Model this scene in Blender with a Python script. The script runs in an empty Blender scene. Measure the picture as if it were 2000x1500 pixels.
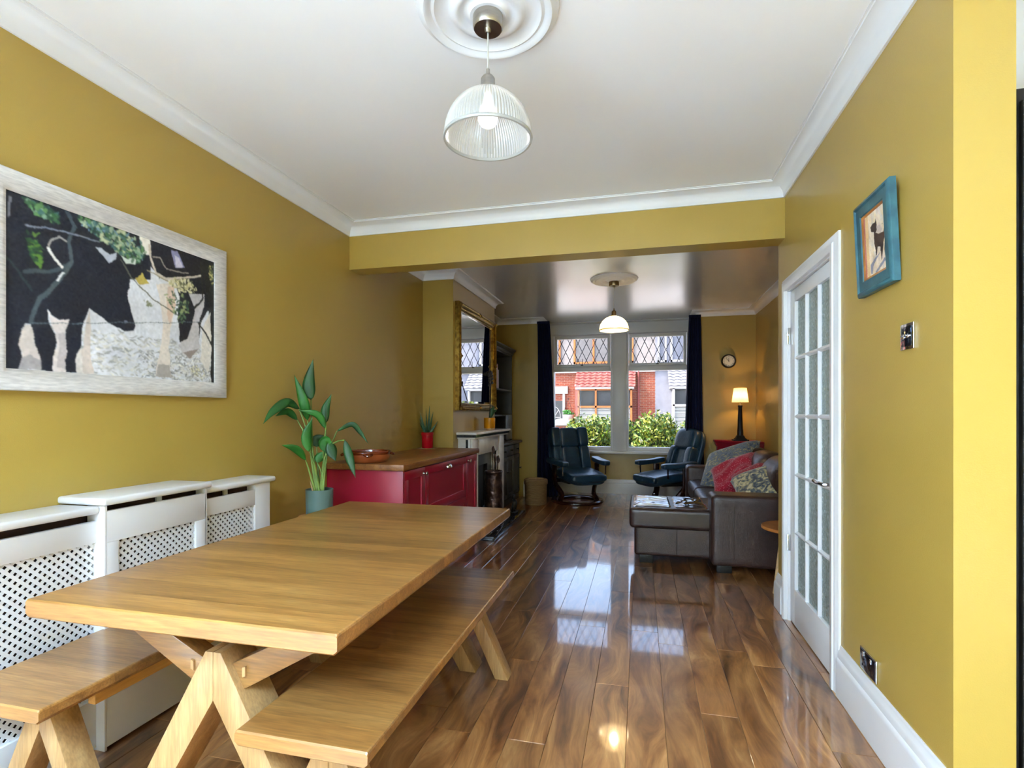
import bpy, bmesh, math, random
import numpy as np
from mathutils import Vector, Matrix
R = math.radians
random.seed(7)
sc = bpy.context.scene
COL = sc.collection

# ------------------------------------------------------------------ camera
CAM_H = 1.25
F = 1019.0
cam_d = bpy.data.cameras.new('camera')
cam = bpy.data.objects.new('camera', cam_d)
COL.objects.link(cam)
cam.location = (0, 0, CAM_H)
YAW = math.atan(252.0 / F)
cam.rotation_euler = (math.pi / 2, 0, YAW)
cam_d.sensor_fit = 'HORIZONTAL'
cam_d.sensor_width = 36.0
cam_d.lens = F / 2000.0 * 36.0
cam_d.shift_y = 56.0 / 2000.0
cam_d.clip_start = 0.02
cam_d.clip_end = 300
sc.camera = cam

# ------------------------------------------------------------------ world, sun, exposure
w = bpy.data.worlds.new('sky')
sc.world = w
w.use_nodes = True
wn = w.node_tree
wn.nodes.clear()
sky = wn.nodes.new('ShaderNodeTexSky')
sky.sky_type = 'NISHITA'
sky.sun_disc = False
sky.sun_elevation = R(52)
sky.sun_rotation = R(250)
sky.dust_density = 4.0
sky.air_density = 1.0
bg = wn.nodes.new('ShaderNodeBackground')
bg.inputs[1].default_value = 0.56
wo = wn.nodes.new('ShaderNodeOutputWorld')
wn.links.new(sky.outputs[0], bg.inputs[0])
wn.links.new(bg.outputs[0], wo.inputs[0])

sun_d = bpy.data.lights.new('sun', 'SUN')
sun_d.energy = 2.1
sun_d.angle = R(0.6)
sun_d.color = (1.0, 0.95, 0.86)
sun = bpy.data.objects.new('sun', sun_d)
COL.objects.link(sun)
sun.rotation_euler = (R(38), 0, R(-62))   # from the left, high, slightly behind the camera

def area(name, loc, rot, sx, sy, power, color=(1, 1, 1), portal=False):
    d = bpy.data.lights.new(name, 'AREA')
    d.shape = 'RECTANGLE'
    d.size, d.size_y = sx, sy
    d.energy = power
    d.color = color
    o = bpy.data.objects.new(name, d)
    COL.objects.link(o)
    o.location = loc
    o.rotation_euler = rot
    if portal:
        d.cycles.is_portal = True
    return o
# daylight through the garden doors behind; side and overhead lights are added fill
area('garden_door_daylight', (-0.92, -2.93, 1.08), (R(90), 0, 0), 1.8, 2.0, 12, (0.56, 0.78, 1.0))
area('added_side_fill', (-2.10, -1.5, 1.55), (R(90), 0, R(-90)), 1.8, 1.3, 110, (0.54, 0.76, 1.0))
area('added_roof_fill', (-0.5, -1.8, 4.1), (0, 0, 0), 2.1, 1.7, 1000, (0.49, 0.74, 1.0))
# sky portal of the bay window
area('bay_window_portal', (-0.34, 8.5, 1.6), (R(-90), 0, 0), 2.2, 2.0, 1, portal=True)

sc.view_settings.view_transform = 'Standard'
sc.view_settings.look = 'None'
sc.view_settings.gamma = 1.0
sc.view_settings.use_curve_mapping = False
sc.view_settings.exposure = 1.06
cy = sc.cycles
cy.use_denoising = True
try:
    cy.denoiser = 'OPENIMAGEDENOISE'
    cy.denoising_input_passes = 'RGB_ALBEDO_NORMAL'
    cy.denoising_prefilter = 'ACCURATE'
except Exception:
    pass
cy.use_adaptive_sampling = True
cy.adaptive_threshold = 0.07
cy.adaptive_min_samples = 16
cy.max_bounces = 9
cy.diffuse_bounces = 5
cy.glossy_bounces = 5
cy.transmission_bounces = 8
cy.transparent_max_bounces = 16
cy.sample_clamp_indirect = 6.0
cy.caustics_reflective = False
cy.caustics_refractive = False

# ------------------------------------------------------------------ materials
def srgb(r, g, b):
    f = lambda c: (c / 255.0 / 12.92) if c / 255.0 <= 0.04045 else ((c / 255.0 + 0.055) / 1.055) ** 2.4
    return (f(r), f(g), f(b), 1.0)

def nd(nt, t, **kw):
    n = nt.nodes.new(t)
    for k, v in kw.items():
        setattr(n, k, v)
    return n

def base_mat(name):
    m = bpy.data.materials.new(name)
    m.use_nodes = True
    nt = m.node_tree
    p = nt.nodes['Principled BSDF']
    return m, nt, p

def pmat(name, c1, c2=None, scale=6.0, stretch=(1, 1, 1), rough=0.5, metal=0.0, spec=0.5,
         bump=0.0, bscale=60.0, coat=0.0, crough=0.08, detail=3.0, lo=0.35, hi=0.65, sheen=0.0):
    """plain procedural paint / leather / metal: noise-varied colour and fine bump"""
    m, nt, p = base_mat(name)
    c2 = c2 or tuple(min(1, x * 0.9) for x in c1[:3]) + (1,)
    tc = nd(nt, 'ShaderNodeTexCoord')
    mp = nd(nt, 'ShaderNodeMapping')
    mp.inputs['Scale'].default_value = stretch
    nt.links.new(tc.outputs['Object'], mp.inputs['Vector'])
    nz = nd(nt, 'ShaderNodeTexNoise')
    nz.inputs['Scale'].default_value = scale
    nz.inputs['Detail'].default_value = detail
    nt.links.new(mp.outputs[0], nz.inputs['Vector'])
    cr = nd(nt, 'ShaderNodeValToRGB')
    cr.color_ramp.elements[0].position = lo
    cr.color_ramp.elements[0].color = c1
    cr.color_ramp.elements[1].position = hi
    cr.color_ramp.elements[1].color = c2
    nt.links.new(nz.outputs['Fac'], cr.inputs[0])
    nt.links.new(cr.outputs[0], p.inputs['Base Color'])
    p.inputs['Roughness'].default_value = rough
    p.inputs['Metallic'].default_value = metal
    p.inputs['Specular IOR Level'].default_value = spec
    p.inputs['Coat Weight'].default_value = coat
    p.inputs['Coat Roughness'].default_value = crough
    p.inputs['Sheen Weight'].default_value = sheen
    if bump:
        n2 = nd(nt, 'ShaderNodeTexNoise')
        n2.inputs['Scale'].default_value = bscale
        n2.inputs['Detail'].default_value = 4
        nt.links.new(mp.outputs[0], n2.inputs['Vector'])
        b = nd(nt, 'ShaderNodeBump')
        b.inputs['Strength'].default_value = bump
        b.inputs['Distance'].default_value = 0.01
        nt.links.new(n2.outputs['Fac'], b.inputs['Height'])
        nt.links.new(b.outputs[0], p.inputs['Normal'])
    return m

def wood_mat(name, cols, stretch, scale=3.0, rough=0.4, coat=0.0, crough=0.1, distort=0.6, vary=0.35,
             swirl=0.0, spec=0.5, fine=0.25, ccol=None, cior=1.5, bump=0.06):
    """grain stretched along one axis; every object gets its own offset and tone"""
    m, nt, p = base_mat(name)
    L = nt.links.new
    tc = nd(nt, 'ShaderNodeTexCoord')
    oi = nd(nt, 'ShaderNodeObjectInfo')
    mul = nd(nt, 'ShaderNodeMath', operation='MULTIPLY')
    mul.inputs[1].default_value = 61.7
    L(oi.outputs['Random'], mul.inputs[0])
    add = nd(nt, 'ShaderNodeVectorMath', operation='ADD')
    L(tc.outputs['Object'], add.inputs[0])
    L(mul.outputs[0], add.inputs[1])
    vec = add.outputs[0]
    if swirl:
        sn = nd(nt, 'ShaderNodeTexNoise')
        sn.inputs['Scale'].default_value = 5.0
        sn.inputs['Detail'].default_value = 1.0
        sm = nd(nt, 'ShaderNodeMapping')
        sm.inputs['Scale'].default_value = tuple(0.35 if s < 1 else 1.0 for s in stretch)
        L(vec, sm.inputs['Vector'])
        L(sm.outputs[0], sn.inputs['Vector'])
        sub = nd(nt, 'ShaderNodeVectorMath', operation='SUBTRACT')
        sub.inputs[1].default_value = (0.5, 0.5, 0.5)
        L(sn.outputs['Color'], sub.inputs[0])
        sc2 = nd(nt, 'ShaderNodeVectorMath', operation='SCALE')
        sc2.inputs['Scale'].default_value = swirl
        L(sub.outputs[0], sc2.inputs[0])
        ad2 = nd(nt, 'ShaderNodeVectorMath', operation='ADD')
        L(vec, ad2.inputs[0])
        L(sc2.outputs[0], ad2.inputs[1])
        vec = ad2.outputs[0]
    mp = nd(nt, 'ShaderNodeMapping')
    mp.inputs['Scale'].default_value = stretch
    L(vec, mp.inputs['Vector'])
    nz = nd(nt, 'ShaderNodeTexNoise')
    nz.inputs['Scale'].default_value = scale
    nz.inputs['Detail'].default_value = 6
    nz.inputs['Roughness'].default_value = 0.6
    nz.inputs['Distortion'].default_value = distort
    L(mp.outputs[0], nz.inputs['Vector'])
    cr = nd(nt, 'ShaderNodeValToRGB')
    els = cr.color_ramp.elements
    n = len(cols)
    els[0].position, els[0].color = 0.30, cols[0]
    els[1].position, els[1].color = 0.70, cols[-1]
    for i in range(1, n - 1):
        e = els.new(0.30 + 0.40 * i / (n - 1))
        e.color = cols[i]
    L(nz.outputs['Fac'], cr.inputs[0])
    # fine pores
    n2 = nd(nt, 'ShaderNodeTexNoise')
    n2.inputs['Scale'].default_value = scale * 9
    n2.inputs['Detail'].default_value = 3
    L(mp.outputs[0], n2.inputs['Vector'])
    mr = nd(nt, 'ShaderNodeMapRange')
    mr.inputs['From Min'].default_value = 0.3
    mr.inputs['From Max'].default_value = 0.7
    mr.inputs['To Min'].default_value = 1 - fine
    mr.inputs['To Max'].default_value = 1 + fine * 0.6
    L(n2.outputs['Fac'], mr.inputs['Value'])
    # tone per piece
    mr2 = nd(nt, 'ShaderNodeMapRange')
    mr2.inputs['To Min'].default_value = 1 - vary
    mr2.inputs['To Max'].default_value = 1 + vary * 0.6
    L(oi.outputs['Random'], mr2.inputs['Value'])
    mm = nd(nt, 'ShaderNodeMath', operation='MULTIPLY')
    L(mr.outputs[0], mm.inputs[0])
    L(mr2.outputs[0], mm.inputs[1])
    hs = nd(nt, 'ShaderNodeHueSaturation')
    L(cr.outputs[0], hs.inputs['Color'])
    L(mm.outputs[0], hs.inputs['Value'])
    L(hs.outputs[0], p.inputs['Base Color'])
    p.inputs['Roughness'].default_value = rough
    p.inputs['Specular IOR Level'].default_value = spec
    p.inputs['Coat Weight'].default_value = coat
    p.inputs['Coat Roughness'].default_value = crough
    p.inputs['Coat IOR'].default_value = cior
    b = nd(nt, 'ShaderNodeBump')
    if bump:
        b.inputs['Strength'].default_value = bump
        b.inputs['Distance'].default_value = 0.002
        L(n2.outputs['Fac'], b.inputs['Height'])
        L(b.outputs[0], p.inputs['Normal'])
    return m

def glass_mat(name, tint=(1, 1, 1, 1), refl=0.08, rough=0.0):
    m = bpy.data.materials.new(name)
    m.use_nodes = True
    nt = m.node_tree
    nt.nodes.clear()
    o = nd(nt, 'ShaderNodeOutputMaterial')
    t = nd(nt, 'ShaderNodeBsdfTransparent')
    t.inputs[0].default_value = tint
    g = nd(nt, 'ShaderNodeBsdfGlossy')
    g.inputs['Roughness'].default_value = rough
    fr = nd(nt, 'ShaderNodeFresnel')
    fr.inputs[0].default_value = 1.14
    mx = nd(nt, 'ShaderNodeMixShader')
    nt.links.new(fr.outputs[0], mx.inputs[0])
    nt.links.new(t.outputs[0], mx.inputs[1])
    nt.links.new(g.outputs[0], mx.inputs[2])
    nt.links.new(mx.outputs[0], o.inputs[0])
    return m

def emit_mat(name, col, strength):
    m = bpy.data.materials.new(name)
    m.use_nodes = True
    nt = m.node_tree
    nt.nodes.clear()
    o = nd(nt, 'ShaderNodeOutputMaterial')
    e = nd(nt, 'ShaderNodeEmission')
    e.inputs[0].default_value = col
    e.inputs[1].default_value = strength
    nt.links.new(e.outputs[0], o.inputs[0])
    return m

def shade_mat(name, col, trans=0.45, transl=0.4):
    """thin lit shade: lets light through, partly diffused"""
    m = bpy.data.materials.new(name)
    m.use_nodes = True
    nt = m.node_tree
    nt.nodes.clear()
    L = nt.links.new
    o = nd(nt, 'ShaderNodeOutputMaterial')
    t = nd(nt, 'ShaderNodeBsdfTransparent')
    t.inputs[0].default_value = col
    tl = nd(nt, 'ShaderNodeBsdfTranslucent')
    tl.inputs[0].default_value = col
    df = nd(nt, 'ShaderNodeBsdfDiffuse')
    df.inputs[0].default_value = col
    gl = nd(nt, 'ShaderNodeBsdfGlossy')
    gl.inputs['Roughness'].default_value = 0.3
    m1 = nd(nt, 'ShaderNodeMixShader')
    m1.inputs[0].default_value = transl
    L(df.outputs[0], m1.inputs[1])
    L(tl.outputs[0], m1.inputs[2])
    m2 = nd(nt, 'ShaderNodeMixShader')
    m2.inputs[0].default_value = trans
    L(m1.outputs[0], m2.inputs[1])
    L(t.outputs[0], m2.inputs[2])
    fr = nd(nt, 'ShaderNodeFresnel')
    fr.inputs[0].default_value = 1.5
    m3 = nd(nt, 'ShaderNodeMixShader')
    L(fr.outputs[0], m3.inputs[0])
    L(m2.outputs[0], m3.inputs[1])
    L(gl.outputs[0], m3.inputs[2])
    L(m3.outputs[0], o.inputs[0])
    return m

M = {}
M['wall'] = pmat('mustard_paint', (0.418, 0.280, 0.056, 1), (0.402, 0.268, 0.052, 1), 2.0, rough=0.36, bump=0.08, bscale=260, spec=0.6)
M['ceiling'] = pmat('white_ceiling_paint', (0.86, 0.86, 0.87, 1), (0.84, 0.84, 0.85, 1), 1.5, rough=0.38, bump=0.05, bscale=30)
M['silk'] = pmat('white_silk_ceiling_paint', (0.76, 0.76, 0.77, 1), (0.73, 0.73, 0.74, 1), 1.5, rough=0.24, spec=0.9, bump=0.10, bscale=9, stretch=(1, 0.35, 1), coat=1.0, crough=0.22)
M['silk'].node_tree.nodes['Principled BSDF'].inputs['Coat IOR'].default_value = 2.0
M['white'] = pmat('white_satin_paint', (0.77, 0.77, 0.78, 1), (0.74, 0.74, 0.75, 1), 3.0, rough=0.32)
M['plaster'] = pmat('white_plaster', (0.76, 0.76, 0.77, 1), (0.73, 0.73, 0.74, 1), 3.0, rough=0.45)
M['plank'] = wood_mat('walnut_laminate', [srgb(66, 36, 18), srgb(126, 78, 40), srgb(162, 110, 62), srgb(196, 148, 94)],
                      (6.0, 0.9, 1), 1.5, rough=0.3, coat=1.0, crough=0.05, distort=0.9, vary=0.28, swirl=0.25, cior=1.6, bump=0.0, fine=0.16)
M['subfloor'] = pmat('dark_underlay', (0.03, 0.02, 0.012, 1), rough=0.7)
M['oak_x'] = wood_mat('oak_boards', [srgb(124, 82, 38), srgb(148, 102, 50), srgb(168, 122, 66)],
                      (0.7, 9, 9), 2.2, rough=0.36, coat=0.45, crough=0.2, distort=0.5, vary=0.26, fine=0.26)
M['oak_z'] = wood_mat('oak_legs', [srgb(146, 108, 64), srgb(164, 126, 80), srgb(178, 142, 94)],
                      (9, 9, 0.8), 2.2, rough=0.42, distort=0.5, vary=0.08, fine=0.2)
M['oak_y'] = wood_mat('oak_rail', [srgb(176, 122, 58), srgb(198, 148, 78), srgb(212, 164, 94)],
                      (9, 0.7, 9), 2.2, rough=0.42, distort=0.4, vary=0.08, fine=0.12)
M['worktop'] = wood_mat('oiled_worktop', [srgb(120, 70, 32), srgb(150, 94, 46), srgb(172, 112, 58)],
                        (8, 0.8, 8), 3.0, rough=0.35, distort=0.5, vary=0.1)
M['red'] = pmat('crimson_cabinet_paint', srgb(158, 16, 46), srgb(150, 14, 42), 3, rough=0.33)
M['red2'] = pmat('cherry_cabinet_paint', srgb(150, 12, 36), srgb(140, 10, 32), 3, rough=0.4)
M['grey_cab'] = pmat('slate_cabinet_paint', srgb(66, 66, 66), srgb(58, 58, 60), 3, rough=0.45)
M['dkwood'] = wood_mat('dark_cabinet_top', [srgb(50, 36, 28), srgb(74, 56, 44)], (9, 0.7, 9), 3, rough=0.4)
M['chrome'] = pmat('chrome', (0.75, 0.75, 0.77, 1), (0.70, 0.70, 0.72, 1), 4, rough=0.08, metal=1.0)
M['nickel'] = pmat('brushed_nickel', (0.50, 0.47, 0.42, 1), (0.44, 0.41, 0.36, 1), 40, stretch=(1, 1, 8), rough=0.30, metal=1.0)
M['brass'] = pmat('antique_brass', (0.34, 0.25, 0.13, 1), (0.28, 0.2, 0.1, 1), 20, rough=0.35, metal=1.0)
M['gold'] = pmat('gilded_wood', srgb(176, 140, 62), srgb(120, 88, 34), 26, rough=0.28, metal=0.85, bump=0.08, bscale=60)
M['black'] = pmat('black_paint', (0.012, 0.011, 0.010, 1), (0.02, 0.018, 0.016, 1), 8, rough=0.45, spec=0.25)
M['leather_g'] = pmat('polished_creased_leather', srgb(58, 42, 40), srgb(46, 34, 34), 8, rough=0.16, spec=1.0, coat=0.8, crough=0.12)
M['granite'] = pmat('black_granite', (0.012, 0.014, 0.018, 1), (0.03, 0.034, 0.04, 1), 60, rough=0.10)
M['marble'] = pmat('cream_marble', srgb(224, 222, 216), srgb(206, 204, 200), 9, rough=0.25, detail=6)
M['slate'] = pmat('fireplace_panel', srgb(74, 76, 78), srgb(54, 56, 58), 14, rough=0.4)
M['iron'] = pmat('cast_iron', (0.02, 0.02, 0.022, 1), (0.035, 0.034, 0.033, 1), 30, rough=0.45, metal=0.4, bump=0.2, bscale=80)
M['bronze'] = pmat('embossed_bronze', srgb(96, 74, 66), srgb(58, 44, 40), 16, rough=0.30, metal=0.75, bump=0.9, bscale=26)
M['leather_b'] = pmat('dark_brown_leather', srgb(66, 45, 38), srgb(54, 37, 33), 8, rough=0.36, bump=0.22, bscale=120)
M['leather_c'] = pmat('creased_brown_leather', srgb(60, 42, 37), srgb(48, 34, 31), 8, rough=0.33, bump=1.0, bscale=20, stretch=(1, 1.6, 1))
M['leather_t'] = pmat('teal_navy_leather', srgb(34, 66, 88), srgb(26, 54, 74), 6, rough=0.32, bump=0.25, bscale=60)
M['mahogany'] = wood_mat('mahogany_stain', [srgb(34, 14, 12), srgb(58, 24, 18)], (6, 6, 1), 3, rough=0.22, coat=0.4)
M['navy'] = pmat('navy_curtain_cloth', srgb(24, 31, 62), srgb(17, 22, 46), 10, stretch=(6, 6, 0.6), rough=0.9, spec=0.2)
M['glass'] = glass_mat('window_glass')
M['lead'] = pmat('lead_came', (0.03, 0.03, 0.035, 1), (0.05, 0.05, 0.055, 1), 20, rough=0.5, metal=0.3)
M['mirror'] = pmat('silvered_mirror', (0.86, 0.87, 0.87, 1), (0.86, 0.87, 0.87, 1), 1, rough=0.012, metal=1.0)
M['bevelm'] = pmat('bevelled_mirror_edge', (0.86, 0.87, 0.88, 1), (0.86, 0.87, 0.88, 1), 1, rough=0.05, metal=1.0)
M['terracotta'] = pmat('glazed_terracotta', srgb(168, 88, 44), srgb(148, 72, 34), 9, rough=0.35, coat=0.4)
M['terracotta_d'] = pmat('glazed_terracotta_rim', srgb(126, 52, 22), srgb(110, 44, 18), 9, rough=0.2, coat=0.6)
M['redpot'] = pmat('glossy_red_ceramic', srgb(190, 16, 34), srgb(176, 12, 30), 4, rough=0.18)
M['cork'] = pmat('cork', srgb(150, 112, 66), srgb(118, 84, 46), 70, rough=0.9, bump=0.3)
M['greenpot'] = pmat('sage_ceramic', srgb(92, 114, 104), srgb(84, 106, 98), 4, rough=0.4)
M['soil'] = pmat('soil', (0.03, 0.02, 0.012, 1), (0.06, 0.04, 0.025, 1), 60, rough=0.95, bump=0.6)
M['leaf'] = pmat('green_leaf', srgb(44, 116, 30), srgb(26, 84, 26), 7, rough=0.45)
M['leaf2'] = pmat('deep_green_leaf', srgb(32, 86, 28), srgb(20, 62, 24), 7, rough=0.5)
M['stem'] = pmat('pale_green_stem', srgb(126, 150, 70), srgb(90, 120, 50), 12, rough=0.5)
M['aloe'] = pmat('aloe_leaf', srgb(62, 104, 72), srgb(38, 74, 52), 40, rough=0.5)
M['yellowpot'] = pmat('ochre_glazed_pot', srgb(206, 140, 22), srgb(196, 130, 18), 4, rough=0.15)
M['palewood'] = wood_mat('pale_wood', [srgb(196, 160, 110), srgb(216, 184, 136)], (8, 8, 1), 3, rough=0.5)
M['pine'] = wood_mat('honey_pine', [srgb(176, 106, 44), srgb(198, 126, 60)], (1, 8, 8), 3, rough=0.35)
M['wicker'] = None
M['frame_w'] = pmat('limed_white_frame', srgb(214, 210, 206), srgb(190, 186, 184), 22, stretch=(1, 1, 6), rough=0.6, bump=0.1, bscale=40)
M['teal_frame'] = pmat('teal_washed_frame', srgb(60, 106, 114), srgb(44, 82, 94), 14, rough=0.45, bump=0.1, bscale=40)
M['gilt'] = pmat('gilt_slip', srgb(186, 124, 60), srgb(150, 92, 44), 20, rough=0.4)
M['dark_sheet'] = pmat('dark_brown_sheet', srgb(58, 36, 32), srgb(46, 28, 26), 10, rough=0.8)
M['bulb'] = emit_mat('white_bulb', (1.0, 0.97, 0.92, 1), 1.6)
M['bulb_w'] = emit_mat('warm_bulb', (1.0, 0.78, 0.48, 1), 110.0)
M['bulb_l'] = emit_mat('amber_lamp_bulb', (1.0, 0.58, 0.20, 1), 190.0)
M['shade_g'] = shade_mat('ribbed_glass_shade', (0.74, 0.74, 0.71, 1), 0.28, 0.42)
M['shade_a'] = shade_mat('amber_ribbed_glass_shade', (0.90, 0.78, 0.50, 1), 0.10, 0.40)
M['shade_p'] = shade_mat('pleated_cream_shade', (0.90, 0.80, 0.64, 1), 0.0, 0.30)
M['cord'] = pmat('clear_cord', (0.55, 0.53, 0.49, 1), rough=0.4)
M['screen'] = pmat('silver_plastic', srgb(120, 122, 124), srgb(106, 108, 110), 4, rough=0.4, metal=0.5)

def crease_top(m):
    """creases belong to the seat tops, the sides of the cushions are stretched smooth"""
    nt = m.node_tree
    b = [n for n in nt.nodes if n.type == 'BUMP'][0]
    g = nd(nt, 'ShaderNodeNewGeometry')
    sp = nd(nt, 'ShaderNodeSeparateXYZ')
    nt.links.new(g.outputs['Normal'], sp.inputs[0])
    mr = nd(nt, 'ShaderNodeMapRange')
    mr.inputs['From Min'].default_value = 0.6
    mr.inputs['From Max'].default_value = 0.95
    mr.inputs['To Min'].default_value = 0.12
    mr.inputs['To Max'].default_value = 1.0
    nt.links.new(sp.outputs[2], mr.inputs['Value'])
    nt.links.new(mr.outputs[0], b.inputs['Strength'])
crease_top(M['leather_c'])
[n for n in M['leather_c'].node_tree.nodes if n.type == 'BUMP'][0].inputs['Distance'].default_value = 0.009

# ------------------------------------------------------------------ builders
def wloc(o):
    v = Vector((0, 0, 0))
    while o is not None:
        v += o.location
        o = o.parent
    return v

def tag(o, label=None, cat=None, group=None, kind=None):
    if label: o['label'] = label
    if cat: o['category'] = cat
    if group: o['group'] = group
    if kind: o['kind'] = kind
    return o

def thing(name, label, cat, loc=(0, 0, 0), rotz=0.0, group=None, kind=None):
    o = bpy.data.objects.new(name, None)
    o.empty_display_size = 0.05
    COL.objects.link(o)
    o.location = loc
    o.rotation_euler = (0, 0, rotz)
    return tag(o, label, cat, group, kind)

def put(name, me, m=None, parent=None, local=False):
    """link a mesh; world coordinates unless local (then in the frame of its parent)"""
    o = bpy.data.objects.new(name, me)
    COL.objects.link(o)
    if m is not None:
        me.materials.append(M[m] if isinstance(m, str) else m)
    if parent is not None:
        if not local:
            o.location = -wloc(parent)
        o.parent = parent
    return o

def fin(name, bm, m, parent=None, local=False, smooth=False):
    me = bpy.data.meshes.new(name)
    bmesh.ops.recalc_face_normals(bm, faces=bm.faces)
    bm.to_mesh(me)
    bm.free()
    if smooth:
        for p in me.polygons:
            p.use_smooth = True
        if smooth != 'all':
            me.set_sharp_from_angle(angle=R(40))
    return put(name, me, m, parent, local)

def add_box(bm, x0, x1, y0, y1, z0, z1, bevel=0.0, seg=2):
    g = bmesh.ops.create_cube(bm, size=1.0)
    bmesh.ops.scale(bm, vec=(x1 - x0, y1 - y0, z1 - z0), verts=g['verts'])
    bmesh.ops.translate(bm, vec=((x0 + x1) / 2, (y0 + y1) / 2, (z0 + z1) / 2), verts=g['verts'])
    if bevel:
        es = list({e for v in g['verts'] for e in v.link_edges})
        bmesh.ops.bevel(bm, geom=es, offset=bevel, segments=seg, profile=0.5, affect='EDGES')

def box(name, x0, x1, y0, y1, z0, z1, m, parent=None, bevel=0.0, seg=2, local=False, smooth=None):
    bm = bmesh.new()
    add_box(bm, x0, x1, y0, y1, z0, z1, bevel, seg)
    return fin(name, bm, m, parent, local, smooth if smooth is not None else bool(bevel))

def boxes(name, lst, m, parent=None, bevel=0.0, local=False):
    bm = bmesh.new()
    for b in lst:
        b2 = bmesh.new()
        add_box(b2, *b, bevel=bevel)
        tmp = bpy.data.meshes.new('t')
        b2.to_mesh(tmp)
        b2.free()
        bm.from_mesh(tmp)
        bpy.data.meshes.remove(tmp)
    return fin(name, bm, m, parent, local, bool(bevel))

def add_lathe(bm, prof, c=(0, 0, 0), seg=32, flute=0.0, closed=False):
    rings = []
    for r, z in prof:
        if r < 1e-6:
            rings.append([bm.verts.new((c[0], c[1], c[2] + z))])
        else:
            ring = []
            for i in range(seg):
                a = 2 * math.pi * i / seg
                rr = r + (flute if i % 2 else -flute) * (1 if flute else 0)
                ring.append(bm.verts.new((c[0] + rr * math.cos(a), c[1] + rr * math.sin(a), c[2] + z)))
            rings.append(ring)
    pairs = list(zip(rings, rings[1:]))
    if closed:
        pairs.append((rings[-1], rings[0]))
    for a, b in pairs:
        if len(a) == 1 and len(b) == 1:
            continue
        for i in range(seg):
            j = (i + 1) % seg
            if len(a) == 1:
                bm.faces.new((a[0], b[i], b[j]))
            elif len(b) == 1:
                bm.faces.new((a[i], a[j], b[0]))
            else:
                bm.faces.new((a[i], a[j], b[j], b[i]))

def lathe(name, prof, c, m, parent=None, seg=32, flute=0.0, local=False, closed=False, smooth=True):
    bm = bmesh.new()
    add_lathe(bm, prof, c, seg, flute, closed)
    return fin(name, bm, m, parent, local, smooth)

def add_tube(bm, pts, rad, seg=8, cap=True, ell=1.0, up=None):
    pts = [Vector(p) for p in pts]
    n = len(pts)
    rs = rad if isinstance(rad, (list, tuple)) else [rad] * n
    rings = []
    prev = None
    for i, p in enumerate(pts):
        d = (pts[min(i + 1, n - 1)] - pts[max(i - 1, 0)])
        d.normalize()
        u = Vector(up) if up else (prev if prev else (Vector((0, 0, 1)) if abs(d.z) < 0.9 else Vector((1, 0, 0))))
        a = u - d * u.dot(d)
        if a.length < 1e-5:
            a = Vector((0, 1, 0)) - d * d.y
        a.normalize()
        prev = a
        b = d.cross(a)
        rings.append([bm.verts.new(p + a * (rs[i] * math.cos(2 * math.pi * k / seg)) + b * (rs[i] * ell * math.sin(2 * math.pi * k / seg))) for k in range(seg)])
    for r0, r1 in zip(rings, rings[1:]):
        for k in range(seg):
            l = (k + 1) % seg
            bm.faces.new((r0[k], r0[l], r1[l], r1[k]))
    if cap:
        bm.faces.new(rings[0])
        bm.faces.new(rings[-1])

def tube(name, pts, rad, m, parent=None, seg=8, local=False, ell=1.0, up=None):
    bm = bmesh.new()
    add_tube(bm, pts, rad, seg, True, ell, up)
    return fin(name, bm, m, parent, local, True)

def smooth_pts(pts, n=6):
    """Catmull-Rom through points"""
    P = [Vector(p) for p in pts]
    P = [P[0] * 2 - P[1]] + P + [P[-1] * 2 - P[-2]]
    out = []
    for i in range(1, len(P) - 2):
        for k in range(n):
            t = k / n
            a, b, c, d = P[i - 1], P[i], P[i + 1], P[i + 2]
            out.append(0.5 * ((2 * b) + (c - a) * t + (2 * a - 5 * b + 4 * c - d) * t * t + (3 * b - a - 3 * c + d) * t ** 3))
    out.append(P[-2])
    return out

def prism(name, poly, axis, a0, a1, m, parent=None, local=False, bevel=0.0):
    """polygon in the two other axes, extruded along axis from a0 to a1"""
    def pt(p, q):
        if axis == 'x': return (q, p[0], p[1])
        if axis == 'y': return (p[0], q, p[1])
        return (p[0], p[1], q)
    bm = bmesh.new()
    lo = [bm.verts.new(pt(p, a0)) for p in poly]
    hi = [bm.verts.new(pt(p, a1)) for p in poly]
    n = len(poly)
    bm.faces.new(lo)
    bm.faces.new(hi)
    for i in range(n):
        j = (i + 1) % n
        bm.faces.new((lo[i], lo[j], hi[j], hi[i]))
    if bevel:
        bmesh.ops.recalc_face_normals(bm, faces=bm.faces)
        bmesh.ops.bevel(bm, geom=bm.edges[:], offset=bevel, segments=2, profile=0.5, affect='EDGES')
    return fin(name, bm, m, parent, local, bool(bevel))

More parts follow.
